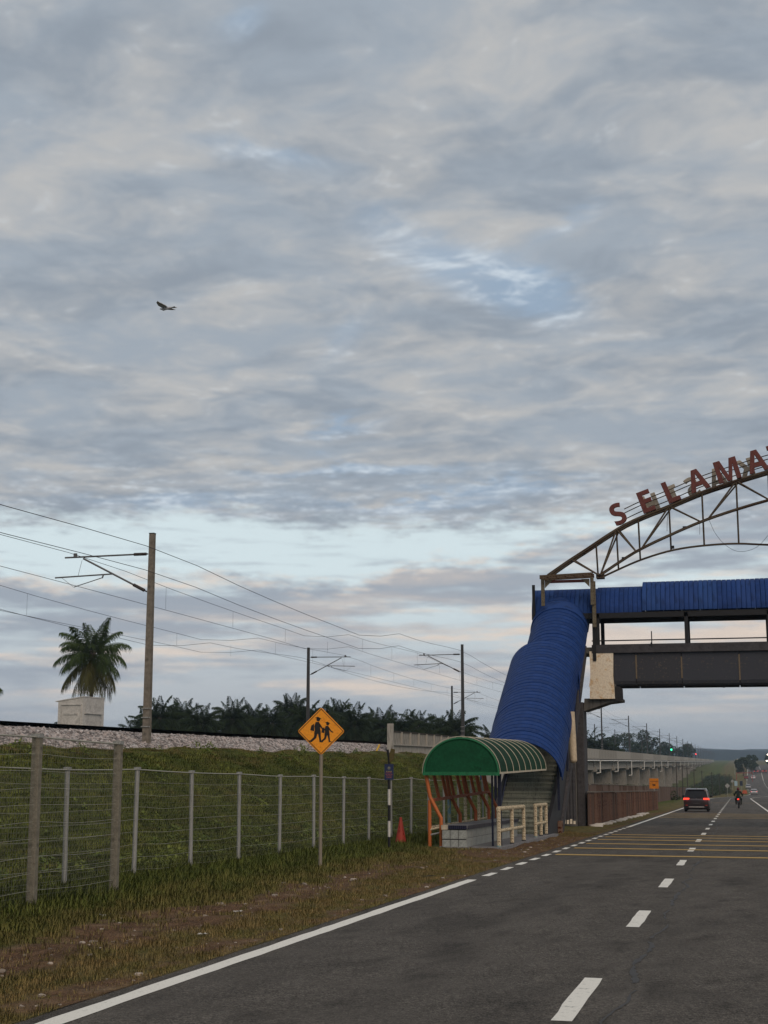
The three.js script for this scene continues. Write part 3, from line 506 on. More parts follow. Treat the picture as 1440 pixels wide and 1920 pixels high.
// ---------------------------------------------------------------- bus shelter
const shelter = thing('bus_shelter', 'small bus shelter with a green barrel canopy and orange pipe frame', 'bus shelter', [0, 0, 0]);
{
  const gy = (d) => roadY(d), yE = 1.15, D0 = 37.4, D1 = 46.8, xc = -7.21, hw = 1.05, rise = 0.95;
  part('floor_slab', sheetSlab(-7.78, -6.1, 37.2, 49.4, 0.03), M.slab, shelter);
  const can = part('canopy', vault(V(xc, yE, -D0), V(xc, yE, -D1), hw, rise, 9.4, 0.001, Math.PI, 0.012), M.greenDark, shelter);
  for (let k = 0; k <= 8; k++) { const d = mix(D0, D1, k / 8), pts = []; for (let i = 0; i <= 16; i++) { const th = Math.PI * i / 16; pts.push(V(xc + Math.cos(th) * (hw + 0.02), yE + Math.sin(th) * (rise + 0.02), -d)); } part('canopy_rib', new THREE.TubeGeometry(new THREE.CatmullRomCurve3(pts), 28, 0.011, 6), M.ribCream, can); }
  for (const s of [-1, 1]) part('canopy_edge', beam(V(xc + s * hw, yE, -D0), V(xc + s * hw, yE, -D1), 0.04, 0.05), M.ribCream, can);
  { const sh = []; for (let i = 0; i <= 24; i++) { const th = Math.PI * i / 24; sh.push([xc + Math.cos(th) * (hw - 0.01), yE + Math.sin(th) * (rise - 0.01)]); }
    part('end_sheet', prism(sh, 0.02).translate(0, 0, -D0 - 0.01), M.green, can);
    part('end_trim', beam(V(xc - hw, yE - 0.02, -D0 + 0.02), V(xc + hw, yE - 0.02, -D0 + 0.02), 0.05, 0.09), M.greenTrim, can);
    const pts = []; for (let i = 0; i <= 20; i++) { const th = Math.PI * i / 20; pts.push(V(xc + Math.cos(th) * (hw - 0.03), yE + Math.sin(th) * (rise - 0.03), -D0 + 0.02)); }
    part('end_trim', new THREE.TubeGeometry(new THREE.CatmullRomCurve3(pts), 30, 0.03, 6), M.greenTrim, can); }
  // bent orange frames: eave, backrest, seat front, ground
  const frames = [37.55, 40.25, 42.75, 45.1, 46.6];
  frames.forEach((d, k) => {
    const g = gy(d) + 0.02, A = V(-8.22, yE, -d), B = V(-8.10, 0.50, -d), Cc = V(-7.80, -0.06, -d), E = V(-7.80, k === 0 ? g : g + 0.62, -d);
    part('bent_frame', bent([A, B, Cc, E], 0.052, 8), k < 1 ? M.orange : M.orangeDull, shelter);
    part('back_post', bent([V(-8.12, 0.42, -d - 0.02), V(-8.12, g, -d - 0.02)], 0.05, 8), k === 0 ? M.orange : k === 1 ? M.bluePatch : M.creamRust, shelter);
  });
  for (let k = 0; k < 8; k++) { const d = mix(38.55, 46.2, k / 7); part('back_slat', bar(V(-8.22, yE, -d), V(-8.06, 0.44, -d), 0.05, 8), M.orangeDull, shelter); }
  part('back_rail', beam(V(-8.06, 0.42, -37.6), V(-8.06, 0.42, -46.6), 0.09, 0.08), M.orangeDull, shelter);
  part('lower_rail', bar(V(-8.08, -0.30, -37.6), V(-8.08, -0.42, -46.6), 0.035, 8), M.creamRust, shelter);
  part('end_rail', bar(V(-8.10, -0.36, -37.56), V(-7.82, -0.30, -37.56), 0.032, 8), M.creamRust, shelter);
  part('end_rail', bar(V(-8.10, -0.50, -37.56), V(-7.82, -0.44, -37.56), 0.028, 8), M.galv, shelter);
  for (const d of [38.2]) { const g = gy(d); part('front_post', box(0.09, yE - g, 0.09, -6.30, (yE + g) / 2, -d), M.navy, shelter); part('brace', bar(V(-6.30, 0.15, -d), V(-6.30, yE, -d - 1.3), 0.03, 6), M.navy, shelter); }
  part('front_post', box(0.05, yE - gy(38.0), 0.05, -6.47, (yE + gy(38.0)) / 2, -38.0), M.navy, shelter);
}
function sheetSlab(x0, x1, d0, d1, h) { return fromSlab(x0, x1, d0, d1, h); }
function fromSlab(x0, x1, d0, d1, h) {   // a slab that follows the fall of the road
  const g = box(x1 - x0, h + 0.3, d1 - d0, (x0 + x1) / 2, h / 2 - 0.15, -(d0 + d1) / 2), p = g.attributes.position;
  for (let i = 0; i < p.count; i++) p.setY(i, p.getY(i) + roadY(-p.getZ(i)) + 0.05);
  return g;
}
{ // tiled bench
  const b = thing('bench', 'tiled bench with a dark top under the green shelter canopy', 'bench', [0, 0, 0]);
  const x0 = -7.72, x1 = -7.05, d0 = 37.25, d1 = 46.2, slabY = (d) => roadY(d) + 0.1;
  const core = box(x1 - x0 - 0.03, 0.6, d1 - d0 - 0.03, (x0 + x1) / 2, 0.25, -(d0 + d1) / 2), p = core.attributes.position;
  for (let i = 0; i < p.count; i++) p.setY(i, p.getY(i) + roadY(-p.getZ(i)) + 0.04);
  part('core', core, M.greyPaint, b);
  const yT = (d) => roadY(d) + 0.60;
  for (let i = 0; i < 3; i++) for (let j = 0; j < 3; j++) { const h = [0.24, 0.24, 0.05][j], y = slabY(d0) + [0.10, 0.355, 0.51][j] - 0.06, w = 0.205; part('tile', box(w, h - 0.012, 0.015, x0 + 0.115 + i * 0.222, y, -d0 + 0.002, 0), M.tile, b); }
  for (let k = 0; k < 12; k++) for (let j = 0; j < 2; j++) { const d = mix(d0, d1, (k + 0.5) / 12); const t = part('tile', box(0.012, 0.26, (d1 - d0) / 12 - 0.03, x1 - 0.004, 0, 0), M.tileDark, b); t.position.set(0, slabY(d) + 0.07 + j * 0.27, -d); t.rotation.x = -0.023; }
  const top = box(x1 - x0 + 0.06, 0.07, d1 - d0 + 0.04, (x0 + x1) / 2 + 0.01, 0, -(d0 + d1) / 2), q = top.attributes.position;
  for (let i = 0; i < q.count; i++) q.setY(i, q.getY(i) + yT(-q.getZ(i)));
  part('seat_slab', top, M.slab, b);
  for (let i = 0; i < 9; i++) part('edge_tile', box(0.052, 0.10, 0.016, x0 + 0.21 + i * 0.056, yT(d0) - 0.015, -d0 + 0.025), M.tileNavy, b);
  part('patched_corner', box(0.17, 0.12, 0.06, x0 + 0.08, yT(d0) - 0.02, -d0 + 0.0), M.cream, b);
  for (let k = 0; k < 11; k++) { const d = mix(d0, d1, (k + 0.5) / 11), t = part('edge_tile', box(0.016, 0.10, (d1 - d0) / 11 - 0.02, x1 + 0.045, 0, 0), M.tileNavy, b); t.position.set(0, yT(d) - 0.015, -d); t.rotation.x = -0.023; }
}
function railing(label, x, d0, d1, n, h) {
  const o = thing('guard_railing', label, 'railing', [x, 0, 0], 0, 'railings at the front of the bus shelter');
  for (let k = 0; k < n; k++) { const d = mix(d0, d1, k / (n - 1)), g = roadY(d) - 0.02; part('post', bar(V(0, g, -d), V(0, g + h, -d), 0.058, 10), M.creamRust, o); part('post_foot', new THREE.CylinderGeometry(0.062, 0.066, 0.14, 10).translate(0, g + 0.07, -d), k ? M.greyPaint : M.bluePatch, o); }
  part('top_rail', bar(V(0, roadY(d0) + h, -d0 + 0.04), V(0, roadY(d1) + h, -d1 - 0.04), 0.058, 10), M.creamRust, o);
  part('middle_rail', bar(V(0, roadY(d0) + h * 0.46, -d0), V(0, roadY(d1) + h * 0.46, -d1), 0.048, 10), M.creamRust, o);
  for (const d of [d0, d1]) part('corner_bend', new THREE.SphereGeometry(0.06, 10, 8).translate(0, roadY(d) + h, -d), M.creamRust, o);
}
railing('peeling cream pipe railing in front of the tiled bench, the nearer of two', -6.22, 37.5, 42.0, 3, 1.08);
railing('peeling cream pipe railing at the foot of the covered stair, the farther of two', -6.34, 45.4, 48.0, 3, 1.08);

// ---------------------------------------------------------------- fences by the verge
function fence(label, x, ds, h, wires, gap, postR, xEnd) {
  const o = thing('wire_fence', label, 'fence', [x, 0, 0], 0, 'wire fences between the verge and the railway bank');
  ds.forEach((d, k) => { const g = groundY(x, d) - 0.05, lean = 0.012 * noise(d, 5); const pg = postR > 0.05 ? box(postR * 2, h + 0.1, postR * 2, 0, (h + 0.1) / 2, 0, 0, 0.012) : bar(V(0, 0, 0), V(0, h + 0.06, 0), postR, 8); const p = part('post', pg, postR > 0.05 ? M.postConcrete : M.galv, o); p.position.set(0, g, -d); p.rotation.x = lean; p.rotation.z = lean * 0.8;
    part('post_cap', box(postR * 2.3, 0.05, postR * 2.3, 0, h + 0.07, 0), M.galv, p); });
  const a = ds[0], b = ds.at(-1), yAt = (d, t) => groundY(x, d) + t;
  for (let k = 0; k < wires; k++) { const t = h - k * gap; if (t < 0.1) break; const pts = []; ds.forEach((d, i) => { pts.push(V(0, yAt(d, t), -d)); if (i + 1 < ds.length) { const e = (d + ds[i + 1]) / 2; pts.push(V(0, (yAt(d, t) + yAt(ds[i + 1], t)) / 2 - rr(0.0, 0.035) * (k ? 1 : 0.15), -e)); } }); part(k ? 'wire' : 'top_rail', new THREE.TubeGeometry(new THREE.CatmullRomCurve3(pts), ds.length * 8, k ? 0.0030 : 0.012, 5), M.wire, o); }
  // the fine mesh hung on the wires
  const n = Math.round((b - a) / 0.075), wire = new THREE.CylinderGeometry(0.0015, 0.0015, h - 0.08, 4), im = new THREE.InstancedMesh(wire, M.meshWire, n), m4 = new THREE.Matrix4();
  for (let i = 0; i < n; i++) { const d = a + (i + 0.5) * 0.075; m4.makeTranslation(0, groundY(x, d) + h / 2 + 0.02, -d); im.setMatrixAt(i, m4); }
  stuff('mesh_wires', im, '', '', o);
  const nh = Math.round(h / 0.075), hw = new THREE.CylinderGeometry(0.0014, 0.0014, 1, 4).rotateX(Math.PI / 2), im2 = new THREE.InstancedMesh(hw, M.meshWire, nh * (ds.length - 1)), q = new THREE.Quaternion(), sc = V(1, 1, 1); let c = 0;
  for (let i = 0; i + 1 < ds.length; i++) for (let k = 0; k < nh; k++) { const y0 = yAt(ds[i], 0.06 + k * 0.075), y1 = yAt(ds[i + 1], 0.06 + k * 0.075), L = ds[i + 1] - ds[i]; q.setFromUnitVectors(V(0, 0, -1), V(0, y1 - y0, -L).normalize()); sc.set(1, 1, Math.hypot(L, y1 - y0)); m4.compose(V(0, (y0 + y1) / 2, -(ds[i] + ds[i + 1]) / 2), q, sc); im2.setMatrixAt(c++, m4); }
  stuff('mesh_wires', im2, '', '', o);
  return o;
}
fence('long low wire fence on grey posts behind the school sign and shelter', -10.3, [-0, 4, 8, 12, 15.2, 17.9, 20.54, 23.16, 25.8, 28.5, 31.25, 33.97, 36.7, 39.4, 42.1, 44.8, 47.45, 50.1, 52.8, 55.5, 58.2], 1.83, 9, 0.215, 0.042);
fence('taller wire fence on thick pale posts at the left edge of the photo', -9.0, [4, 6.9, 9.4, 11.9, 14.5, 17.03, 19.54], 2.18, 10, 0.22, 0.055);

// ---------------------------------------------------------------- signs and small things on the verge
function grounded(name, label, category, x, d, turn = 0, group) { return thing(name, label, category, [x, groundY(x, d), -d], turn, group); }
{
  const s = grounded('school_sign', 'yellow diamond school crossing sign with two walking children on a grey post', 'road sign', -7.93, 26.6, 0.22);
  part('post', bar(V(0, -0.3, -0.03), V(0, 2.75, -0.03), 0.036, 10), M.galvWarm, s);
  const H = 0.465, r = 0.05, sh = new THREE.Shape(); // rounded diamond
  const c = [[0, -H], [H, 0], [0, H], [-H, 0]];
  c.forEach(([x, y], i) => { const [px, py] = c[(i + 3) % 4], [nx, ny] = c[(i + 1) % 4], t = r / (H * 1.414); const ax = mix(x, px, t), ay = mix(y, py, t), bx = mix(x, nx, t), by = mix(y, ny, t); if (i) sh.lineTo(ax, ay); else sh.moveTo(ax, ay); sh.quadraticCurveTo(x, y, bx, by); });
  sh.closePath();
  const plate = new THREE.ExtrudeGeometry(sh, { depth: 0.012, bevelEnabled: true, bevelSize: 0.004, bevelThickness: 0.003, bevelSegments: 1 }); worldUV(plate);
  const pl = part('sign_plate', plate.translate(0, 2.62, 0), M.signYellow, s);
  const ring = (k0, k1) => { const o = new THREE.Shape(), hole = new THREE.Path(); [[0, -H * k0], [H * k0, 0], [0, H * k0], [-H * k0, 0]].forEach(([x, y], i) => i ? o.lineTo(x, y) : o.moveTo(x, y)); o.closePath(); [[0, -H * k1], [-H * k1, 0], [0, H * k1], [H * k1, 0]].forEach(([x, y], i) => i ? hole.lineTo(x, y) : hole.moveTo(x, y)); hole.closePath(); o.holes.push(hole); return new THREE.ExtrudeGeometry(o, { depth: 0.002, bevelEnabled: false }).translate(0, 2.62, 0.016); };
  part('border', ring(0.955, 0.915), M.signBlack, pl);
  // two walking figures, the taller leading the smaller by the hand
  const poly = (pts, k, ox, oy) => new THREE.ExtrudeGeometry(new THREE.Shape(pts.map(([x, y]) => new THREE.Vector2(x * k + ox, y * k + oy))), { depth: 0.002, bevelEnabled: false });
  const person = (k, ox, oy, bag) => join([
    new THREE.CylinderGeometry(0.075 * k, 0.075 * k, 0.002, 18).rotateX(Math.PI / 2).translate(ox + 0.035 * k, oy + 0.86 * k, 0.001),
    poly([[-0.10, 0.92], [0.02, 0.97], [0.14, 0.90], [0.16, 0.87], [0.03, 0.88]], k, ox, oy),                                   // cap
    poly([[-0.07, 0.76], [0.06, 0.77], [0.10, 0.68], [0.12, 0.42], [-0.09, 0.40], [-0.12, 0.60]], k, ox, oy),                    // trunk
    poly([[-0.10, 0.44], [0.13, 0.44], [0.14, 0.30], [-0.13, 0.30]], k, ox, oy),                                                 // shorts or skirt
    poly([[-0.11, 0.32], [-0.14, 0.17], [-0.28, 0.04], [-0.33, 0.05], [-0.31, -0.01], [-0.22, -0.02], [-0.04, 0.13], [0.01, 0.32]], k, ox, oy),   // trailing leg
    poly([[0.02, 0.32], [0.13, 0.32], [0.15, 0.12], [0.16, 0.02], [0.23, 0.0], [0.23, -0.03], [0.09, -0.03], [0.07, 0.12]], k, ox, oy),        // leading leg
    poly([[0.05, 0.74], [0.10, 0.70], [0.22, 0.52], [0.32, 0.47], [0.31, 0.43], [0.20, 0.46], [0.06, 0.62]], k, ox, oy),         // arm forward
    ...(bag ? [poly([[-0.13, 0.70], [-0.24, 0.62], [-0.28, 0.44], [-0.12, 0.40]], k, ox, oy)] : []),
  ]).translate(0, 2.62, 0.016);
  part('pictogram', person(0.50, -0.075, -0.20, true), M.signBlack, pl);
  part('pictogram', person(0.40, 0.115, -0.20, true), M.signBlack, pl);
  part('bracket', [box(0.12, 0.04, 0.05, 0, 2.45, -0.02), box(0.12, 0.04, 0.05, 0, 2.80, -0.02)], M.galv, s);
}
{
  const p = grounded('bus_stop_post', 'black and white banded post with a small dark blue notice plate', 'post', -8.74, 35.5, 0.2);
  for (let k = 0; k < 6; k++) { const y0 = k * 0.40 - (k ? 0.06 : 0.2), y1 = (k + 1) * 0.40 - 0.06; part('band', bar(V(0, y0, 0), V(0, y1, 0), 0.037, 12), k % 2 && k < 4 ? M.white : M.black, p); }
  part('band', bar(V(0, 2.30, 0), V(-0.04, 2.55, 0), 0.034, 10), M.black, p);
  const pl = part('notice_plate', box(0.235, 0.40, 0.012, 0.0, 1.98, 0.045), M.notice, p);
  part('strap', box(0.1, 0.03, 0.1, 0, 1.85, 0), M.black, p);
  part('dry_leaf', prism([[0, 0], [0.09, 0.08], [0.10, 0.34], [0.0, 0.36], [-0.03, 0.2]], 0.01, 0.004).rotateZ(-0.1).translate(0.02, 2.22, 0.05), mat(0.12, 0.10, 0.045, { roughness: 1, map: scaled(grime, 3) }), p);
}
{
  const c = grounded('traffic_cone', 'faded red traffic cone standing in the grass beside the shelter', 'cone', -9.12, 38.4, 0.3);
  part('base', [box(0.40, 0.045, 0.40, 0, 0.02, 0, 0, 0.015), box(0.1, 0.03, 0.1, 0.1, -0.005, 0.1)], M.coneRed, c);
  part('body', new THREE.LatheGeometry([[0.165, 0.03], [0.16, 0.07], [0.105, 0.36], [0.062, 0.58], [0.034, 0.75], [0.028, 0.77], [0.018, 0.76], [0.026, 0.7]].map(([x, y]) => new THREE.Vector2(x, y)), 24), M.coneRed, c);
}

// ---------------------------------------------------------------- railway: ballast, rails, masts, wires
const ballastY = (x, d) => { const t = railY(d) - 0.30, c = crestY(d); return x > -28 ? mix(c - 0.05, t, smooth(-21.2, -23.7, x) * 0.5 + 0.5 * clamp((-21.2 - x) / 2.5)) : mix(0.9, t, clamp((x + 36.5) / 2.6)); };
{
  const g = sheet([-36.6, -35.2, -33.9, -33.2, -30, -27, -24.4, -23.7, -23.2, -22.7, -22.2, -21.7, -21.2, -20.9], [...steps(-30, 30, 10), ...steps(30, 96, 1.5), 96, 100, 110, 120, 130], (x, d) => (x > -21 ? crestY(d) - 0.25 : ballastY(x, d) + (x < -36 ? -0.3 : 0)), null, 0.5);
  structure('ballast_bed', g, mat(0.30, 0.265, 0.245, { map: groundDetail, bumpMap: groundDetail, bumpScale: 0.06, roughness: 1 }));
  const stone = new THREE.IcosahedronGeometry(1, 0); { const p = stone.attributes.position, seen = new Map(); for (let i = 0; i < p.count; i++) { const k = [p.getX(i), p.getY(i), p.getZ(i)].map((v) => v.toFixed(3)).join(); if (!seen.has(k)) seen.set(k, rr(0.72, 1.2)); const f = seen.get(k); p.setXYZ(i, p.getX(i) * f, p.getY(i) * f * 0.75, p.getZ(i) * f); } stone.computeVertexNormals(); }
  const n = 26000, im = new THREE.InstancedMesh(stone, mat(1, 1, 1, { roughness: 1, flatShading: true }), n), m4 = new THREE.Matrix4(), q = new THREE.Quaternion(), e = new THREE.Euler(), col = new THREE.Color();
  for (let i = 0; i < n; i++) {
    const d = 34 + 62 * Math.pow(rnd(), 1.15), x = rr(-24.2, -21.05), s = rr(0.045, 0.11); e.set(rr(0, 6), rr(0, 6), rr(0, 6)); q.setFromEuler(e);
    m4.compose(V(x, ballastY(x, d) + s * 0.25 + (x > -21.5 ? -0.05 : 0), -d), q, V(s * rr(0.8, 1.3), s, s * rr(0.8, 1.3))); im.setMatrixAt(i, m4);
    const k = rr(0.10, 0.46), w = rnd(); col.setRGB(k, k * mix(0.86, 0.97, w), k * mix(0.80, 0.95, w)); im.setColorAt(i, col);
  }
  stuff('ballast', im, 'pale pinkish grey crushed stone ballast on the railway bank', 'ballast');
}
for (const [x, which] of [[-24.75, 'nearest'], [-25.78, 'second'], [-31.2, 'third'], [-32.2, 'farthest']]) {
  const prof = [[-0.06, 0], [0.06, 0], [0.06, 0.015], [0.012, 0.03], [0.012, 0.11], [0.035, 0.12], [0.035, 0.155], [-0.035, 0.155], [-0.035, 0.12], [-0.012, 0.11], [-0.012, 0.03], [-0.06, 0.015]];
  const g = prism(prof, 170); const p = g.attributes.position; for (let i = 0; i < p.count; i++) { const d = p.getZ(i) - 30; p.setXYZ(i, p.getX(i) + x, p.getY(i) * 1.8 + railY(d) - 0.26, -d); }
  const r = part(numbered('rail'), g, mat(0.055, 0.035, 0.026, { roughness: 0.85, map: scaled(grime, 1) }), scene); tag(r, `rusty brown steel rail on the ballast, the ${which} of four from the road`, 'rail', 'rails of the double track');
}
const poleGeo = (h, w0, w1) => { const g = new THREE.CylinderGeometry(w1 * 0.7071, w0 * 0.7071, h, 4, 1).rotateY(Math.PI / 4).toNonIndexed(); g.computeVertexNormals(); worldUV(g); return g.translate(0, h / 2, 0); };
function makeMast(label, group) {
  const o = thing('catenary_mast', label, 'mast', [0, 0, 0], 0, group);
  part('pole', poleGeo(8.55, 0.27, 0.20), M.mast, o);
  part('pole_cap', box(0.22, 0.03, 0.22, 0, 8.56, 0), M.black, o);
  const top = V(-0.15, 7.75, 0), far = V(-3.75, 7.72, 0), foot = V(-0.17, 6.25, 0), peak = V(-2.95, 7.66, 0);
  part('top_tube', bar(V(-0.75, 7.75, 0), far, 0.035, 7), M.arm, o);
  part('insulator', [bar(V(-0.17, 7.75, 0), V(-0.24, 7.75, 0), 0.03, 6), bar(V(-0.24, 7.75, 0), V(-0.76, 7.75, 0), 0.062, 8)], M.insul, o);
  const dir = peak.clone().sub(foot).normalize(), at = (t) => foot.clone().addScaledVector(dir, t);
  part('bracket_tube', bar(at(0.62), peak, 0.038, 7), M.arm, o);
  part('insulator', [bar(at(0), at(0.12), 0.03, 6), bar(at(0.12), at(0.64), 0.065, 8)], M.insul, o);
  const rt = part('registration_tube', bar(V(-1.65, 7.0, 0), V(-4.15, 6.92, 0), 0.03, 7), M.arm, o);
  part('steady_arm', [bar(V(-2.1, 6.86, 0), V(-3.32, 6.52, 0), 0.018, 6), bar(V(-2.05, 6.98, 0), V(-2.1, 6.84, 0), 0.03, 6)], M.arm, rt);
  part('stay', bar(V(-3.0, 7.6, 0), V(-3.15, 6.96, 0), 0.008, 5), M.arm, o);
  part('stay', bar(V(-3.9, 6.94, 0), V(-3.35, 6.54, 0), 0.008, 5), M.arm, o);
  part('messenger_clamp', box(0.12, 0.16, 0.10, -3.30, 7.80, 0), M.arm, o);
  for (const [y] of [[1.0], [1.35], [1.7]]) part('bolt_plate', box(0.36, 0.04, 0.05, 0, y, 0.15), M.galv, o);
  return o;
}
const MAST_D = Array.from({ length: 24 }, (_, i) => (i ? 52.4 + 63 * i : 50.4));
const NX = -22.05, FX = -35.3, mastBase = (d) => (d < 90 ? crestY(d) + 0.0 : railY(d) - 0.05) - 0.15;
{
  const ord = ['nearest', 'second', 'third', 'fourth', 'fifth', 'sixth', 'seventh', 'eighth', 'ninth'];
  const first = makeMast('nearest catenary mast, a tall tan pole rising from the ballast beside the palm', 'masts along the near track');
  MAST_D.forEach((d, i) => {
    const n = i ? copyOf(first, i < 9 ? `${ord[i]} catenary mast from the camera in the near row, with its arm to the left` : 'small distant catenary mast far along the near side of the viaduct', 'masts along the near track') : first;
    n.position.set(NX, mastBase(d), -d); if (i) n.children.forEach((c) => { if (c.name === 'pole') c.material = M.mastSteel; });
    const f = copyOf(first, i === 0 ? 'catenary mast of the far row just outside the left edge of the photo' : i < 9 ? `${ord[i - 1]} catenary mast in the far row behind the rails, with its arm to the right` : 'small distant catenary mast far along the far side of the viaduct', 'masts along the far track');
    f.position.set(FX, mastBase(d) - 0.1, -d + 1.0); f.rotation.y = Math.PI; f.children.forEach((c) => { if (c.name === 'pole') c.material = M.mastSteel; });
  });
}
// overhead wires: each runs over all spans; droppers hang the contact wire from the messenger
function wire(name, label, x, h, sag, r, drop, group) {
  const y = (d) => { const k = (d - MAST_D[0]) / 63.2, f = k - Math.floor(k); return mastBase(clamp(d, 40, 3000)) + h - sag * 4 * f * (1 - f); };
  const pts = []; for (let d = -30; d < 1450; d += d < 320 ? 6.32 : 31.6) pts.push(V(x(d), y(d), -d));
  const o = part(numbered(name), new THREE.TubeGeometry(new THREE.CatmullRomCurve3(pts), pts.length * 3, r, 5), M.wireDark, scene); tag(o, label, 'wire', group);
  if (drop) for (let d = 5; d < 400; d += 9.03) { if (Math.abs(((d - MAST_D[0]) / 63.2) % 1) < 0.03) continue; const top = y(d), bot = mastBase(clamp(d, 40, 3000)) + drop; part('dropper', bar(V(x(d), top, -d), V(x(d), bot, -d), 0.006, 4), M.wireDark, o); }
  return o;
}
const stag = (d) => 0.18 * Math.cos(Math.PI * (d - MAST_D[0]) / 63.2);
wire('messenger_wire', 'sagging messenger wire with droppers over the near track', (d) => -25.3 + stag(d), 7.83, 0.55, 0.011, 6.55, 'overhead wires');
wire('contact_wire', 'taut contact wire below the messenger over the near track', (d) => -25.3 + stag(d), 6.53, 0.03, 0.010, 0, 'overhead wires');
wire('messenger_wire', 'sagging messenger wire with droppers over the far track', (d) => -32.0 - stag(d), 7.73, 0.55, 0.011, 6.45, 'overhead wires');
wire('contact_wire', 'taut contact wire below the messenger over the far track', (d) => -32.0 - stag(d), 6.43, 0.03, 0.010, 0, 'overhead wires');
wire('earth_wire', 'highest overhead wire strung along the road side of the near masts', () => NX + 0.22, 8.0, 0.75, 0.013, 0, 'overhead wires');
wire('return_wire', 'overhead wire fixed to the near masts below their arms', () => NX + 0.18, 7.05, 0.6, 0.012, 0, 'overhead wires');
wire('return_wire', 'overhead wire fixed to the far masts', () => FX - 0.18, 7.6, 0.7, 0.012, 0, 'overhead wires');

{ // equipment hut behind the tracks
  const c = thing('equipment_cabinet', 'small white equipment cabinet beyond the rails in front of the tall palm', 'cabinet', [-37.9, 1.0, -76.9]);
  { const g = prism([[-0.81, 0], [0.81, 0], [0.81, 3.98], [-0.81, 3.74]], 2.8); worldUV(g); part('body', g.translate(0, 0, -1.4), M.hutWhite, c); }
  part('roof', prism([[-0.98, 3.725], [0.83, 3.99], [0.83, 4.05], [-0.98, 3.775]], 2.86).translate(0, 0, -1.43), M.hutWhite, c);
  const dr = part('door', box(1.18, 2.6, 0.03, 0.05, 2.2, 1.412), M.hutWhite, c);
  part('louvre', box(0.85, 0.10, 0.06, 0.05, 3.02, 1.44), M.hutShade, dr); part('door_frame', [box(0.04, 2.7, 0.05, -0.57, 2.2, 1.42), box(0.04, 2.7, 0.05, 0.67, 2.2, 1.42), box(1.28, 0.05, 0.08, 0.05, 3.55, 1.44)], M.hutWhite, dr);
  const h = part('side_hatch', box(0.03, 0.62, 2.2, 0.815, 3.38, 0.1), M.hutWhite, c); part('hatch_ledge', box(0.10, 0.05, 2.3, 0.85, 3.05, 0.1), M.hutShade, h);
}
// ---------------------------------------------------------------- viaduct and its abutment wall
{
  const w = thing('abutment_wall', 'weathered grey concrete panel wall where the railway bank meets the viaduct', 'wall', [0, 0, 0]);
  for (let k = 0; k < 22; k++) {
    const d0 = 88.5 + k * 2.6, d1 = d0 + 2.57, y1 = railY(d0) + 0.52, y0 = Math.min(groundY(-21.6, d0), groundY(-21.6, d1), crestY(d0)) - 0.8;
    const pn = part('panel', box(0.22, y1 - 0.78 - y0, 2.55, -21.75, (y1 - 0.78 + y0) / 2, -(d0 + d1) / 2), M.concrete, w);
    part('parapet_panel', box(0.18, 0.80, 2.52, -21.70, y1 - 0.38, -(d0 + d1) / 2, 0, 0.01), M.concreteB, w);
    part('stiffener', box(0.16, 0.84, 0.16, -21.58, y1 - 0.37, -d0), M.concrete, w);
    part('ledge', box(0.34, 0.09, 2.56, -21.68, y1 - 0.80, -(d0 + d1) / 2), M.concrete, w);
    part('coping', box(0.30, 0.10, 2.57, -21.72, y1 + 0.05, -(d0 + d1) / 2), M.coping, w);
  }
  part('end_pillar', box(0.36, 2.1, 0.36, -21.6, railY(88) + 0.0, -88.1, 0, 0.02), M.concrete, w);
  part('yellow_stop', [bar(V(-21.2, railY(87) - 0.90, -82.6), V(-21.35, railY(87) - 0.35, -84.2), 0.06, 6)], mat(0.55, 0.33, 0.04, { roughness: 0.7 }), w);
  const v = thing('railway_viaduct', 'long grey concrete railway viaduct receding behind the footbridge', 'viaduct', [0, 0, 0]);
  const spans = [146, 191, 229, 264, 299, 341, 383, 422, 461, 514, 567, 614, 661, 716, 772, 823, 874, 940, 1010, 1090, 1180, 1290, 1420];
  for (let k = 0; k + 1 < spans.length; k++) {
    const a = spans[k], b = spans[k + 1], m = (a + b) / 2, L = b - a, top = railY(m) + 0.62, sl = -0.0045;
    const tilt = (g) => { const p = g.attributes.position; for (let i = 0; i < p.count; i++) p.setY(i, p.getY(i) + sl * (-p.getZ(i) - m)); return g; };
    part('parapet', tilt(box(0.24, 1.55, L - 0.06, -21.6, top - 0.78, -m)), k % 2 ? M.concrete : M.concreteB, v);
    part('parapet_foot', tilt(box(0.12, 0.16, L - 0.06, -21.44, top - 1.48, -m)), M.concreteB, v);
    part('deck', tilt(box(14.2, 0.35, L, -28.6, top - 1.62, -m)), M.concreteDark, v);
    part('far_parapet', tilt(box(0.24, 1.5, L, -35.8, top - 0.78, -m)), M.concrete, v);
    for (const x of [-22.7, -26.5, -30.5, -34.4]) part('girder', tilt(box(0.7, 1.35, L - 1.4, x, top - 2.5, -m)), M.concrete, v);
    part('girder_flange', tilt(box(0.95, 0.28, L - 1.4, -22.7, top - 3.1, -m)), M.concrete, v);
    const gy = Math.min(groundY(-22, b), roadY(b)) - 0.6, pt = railY(b) + 0.62 - 3.3;
    const pier = part('pier', box(12.2, Math.max(0.8, pt - gy), 1.5, -28.6, (pt + gy) / 2, -b), M.concreteB, v);
    part('pier_cap', box(13.4, 0.7, 2.0, -28.6, pt + 0.1, -b), M.concrete, v);
    part('drain_pipe', bent([V(-21.30, top - 1.75, -a - 2), V(-21.30, railY(b) + 0.62 - 1.8, -b + 0.3), V(-21.30, pt - (k % 3 === 0 ? 1.4 : 0.4), -b + 0.3), V(-21.9, pt - (k % 3 === 0 ? 1.5 : 0.5), -b + 0.3)], 0.10, 7), M.pipeWhite, v);
  }
}
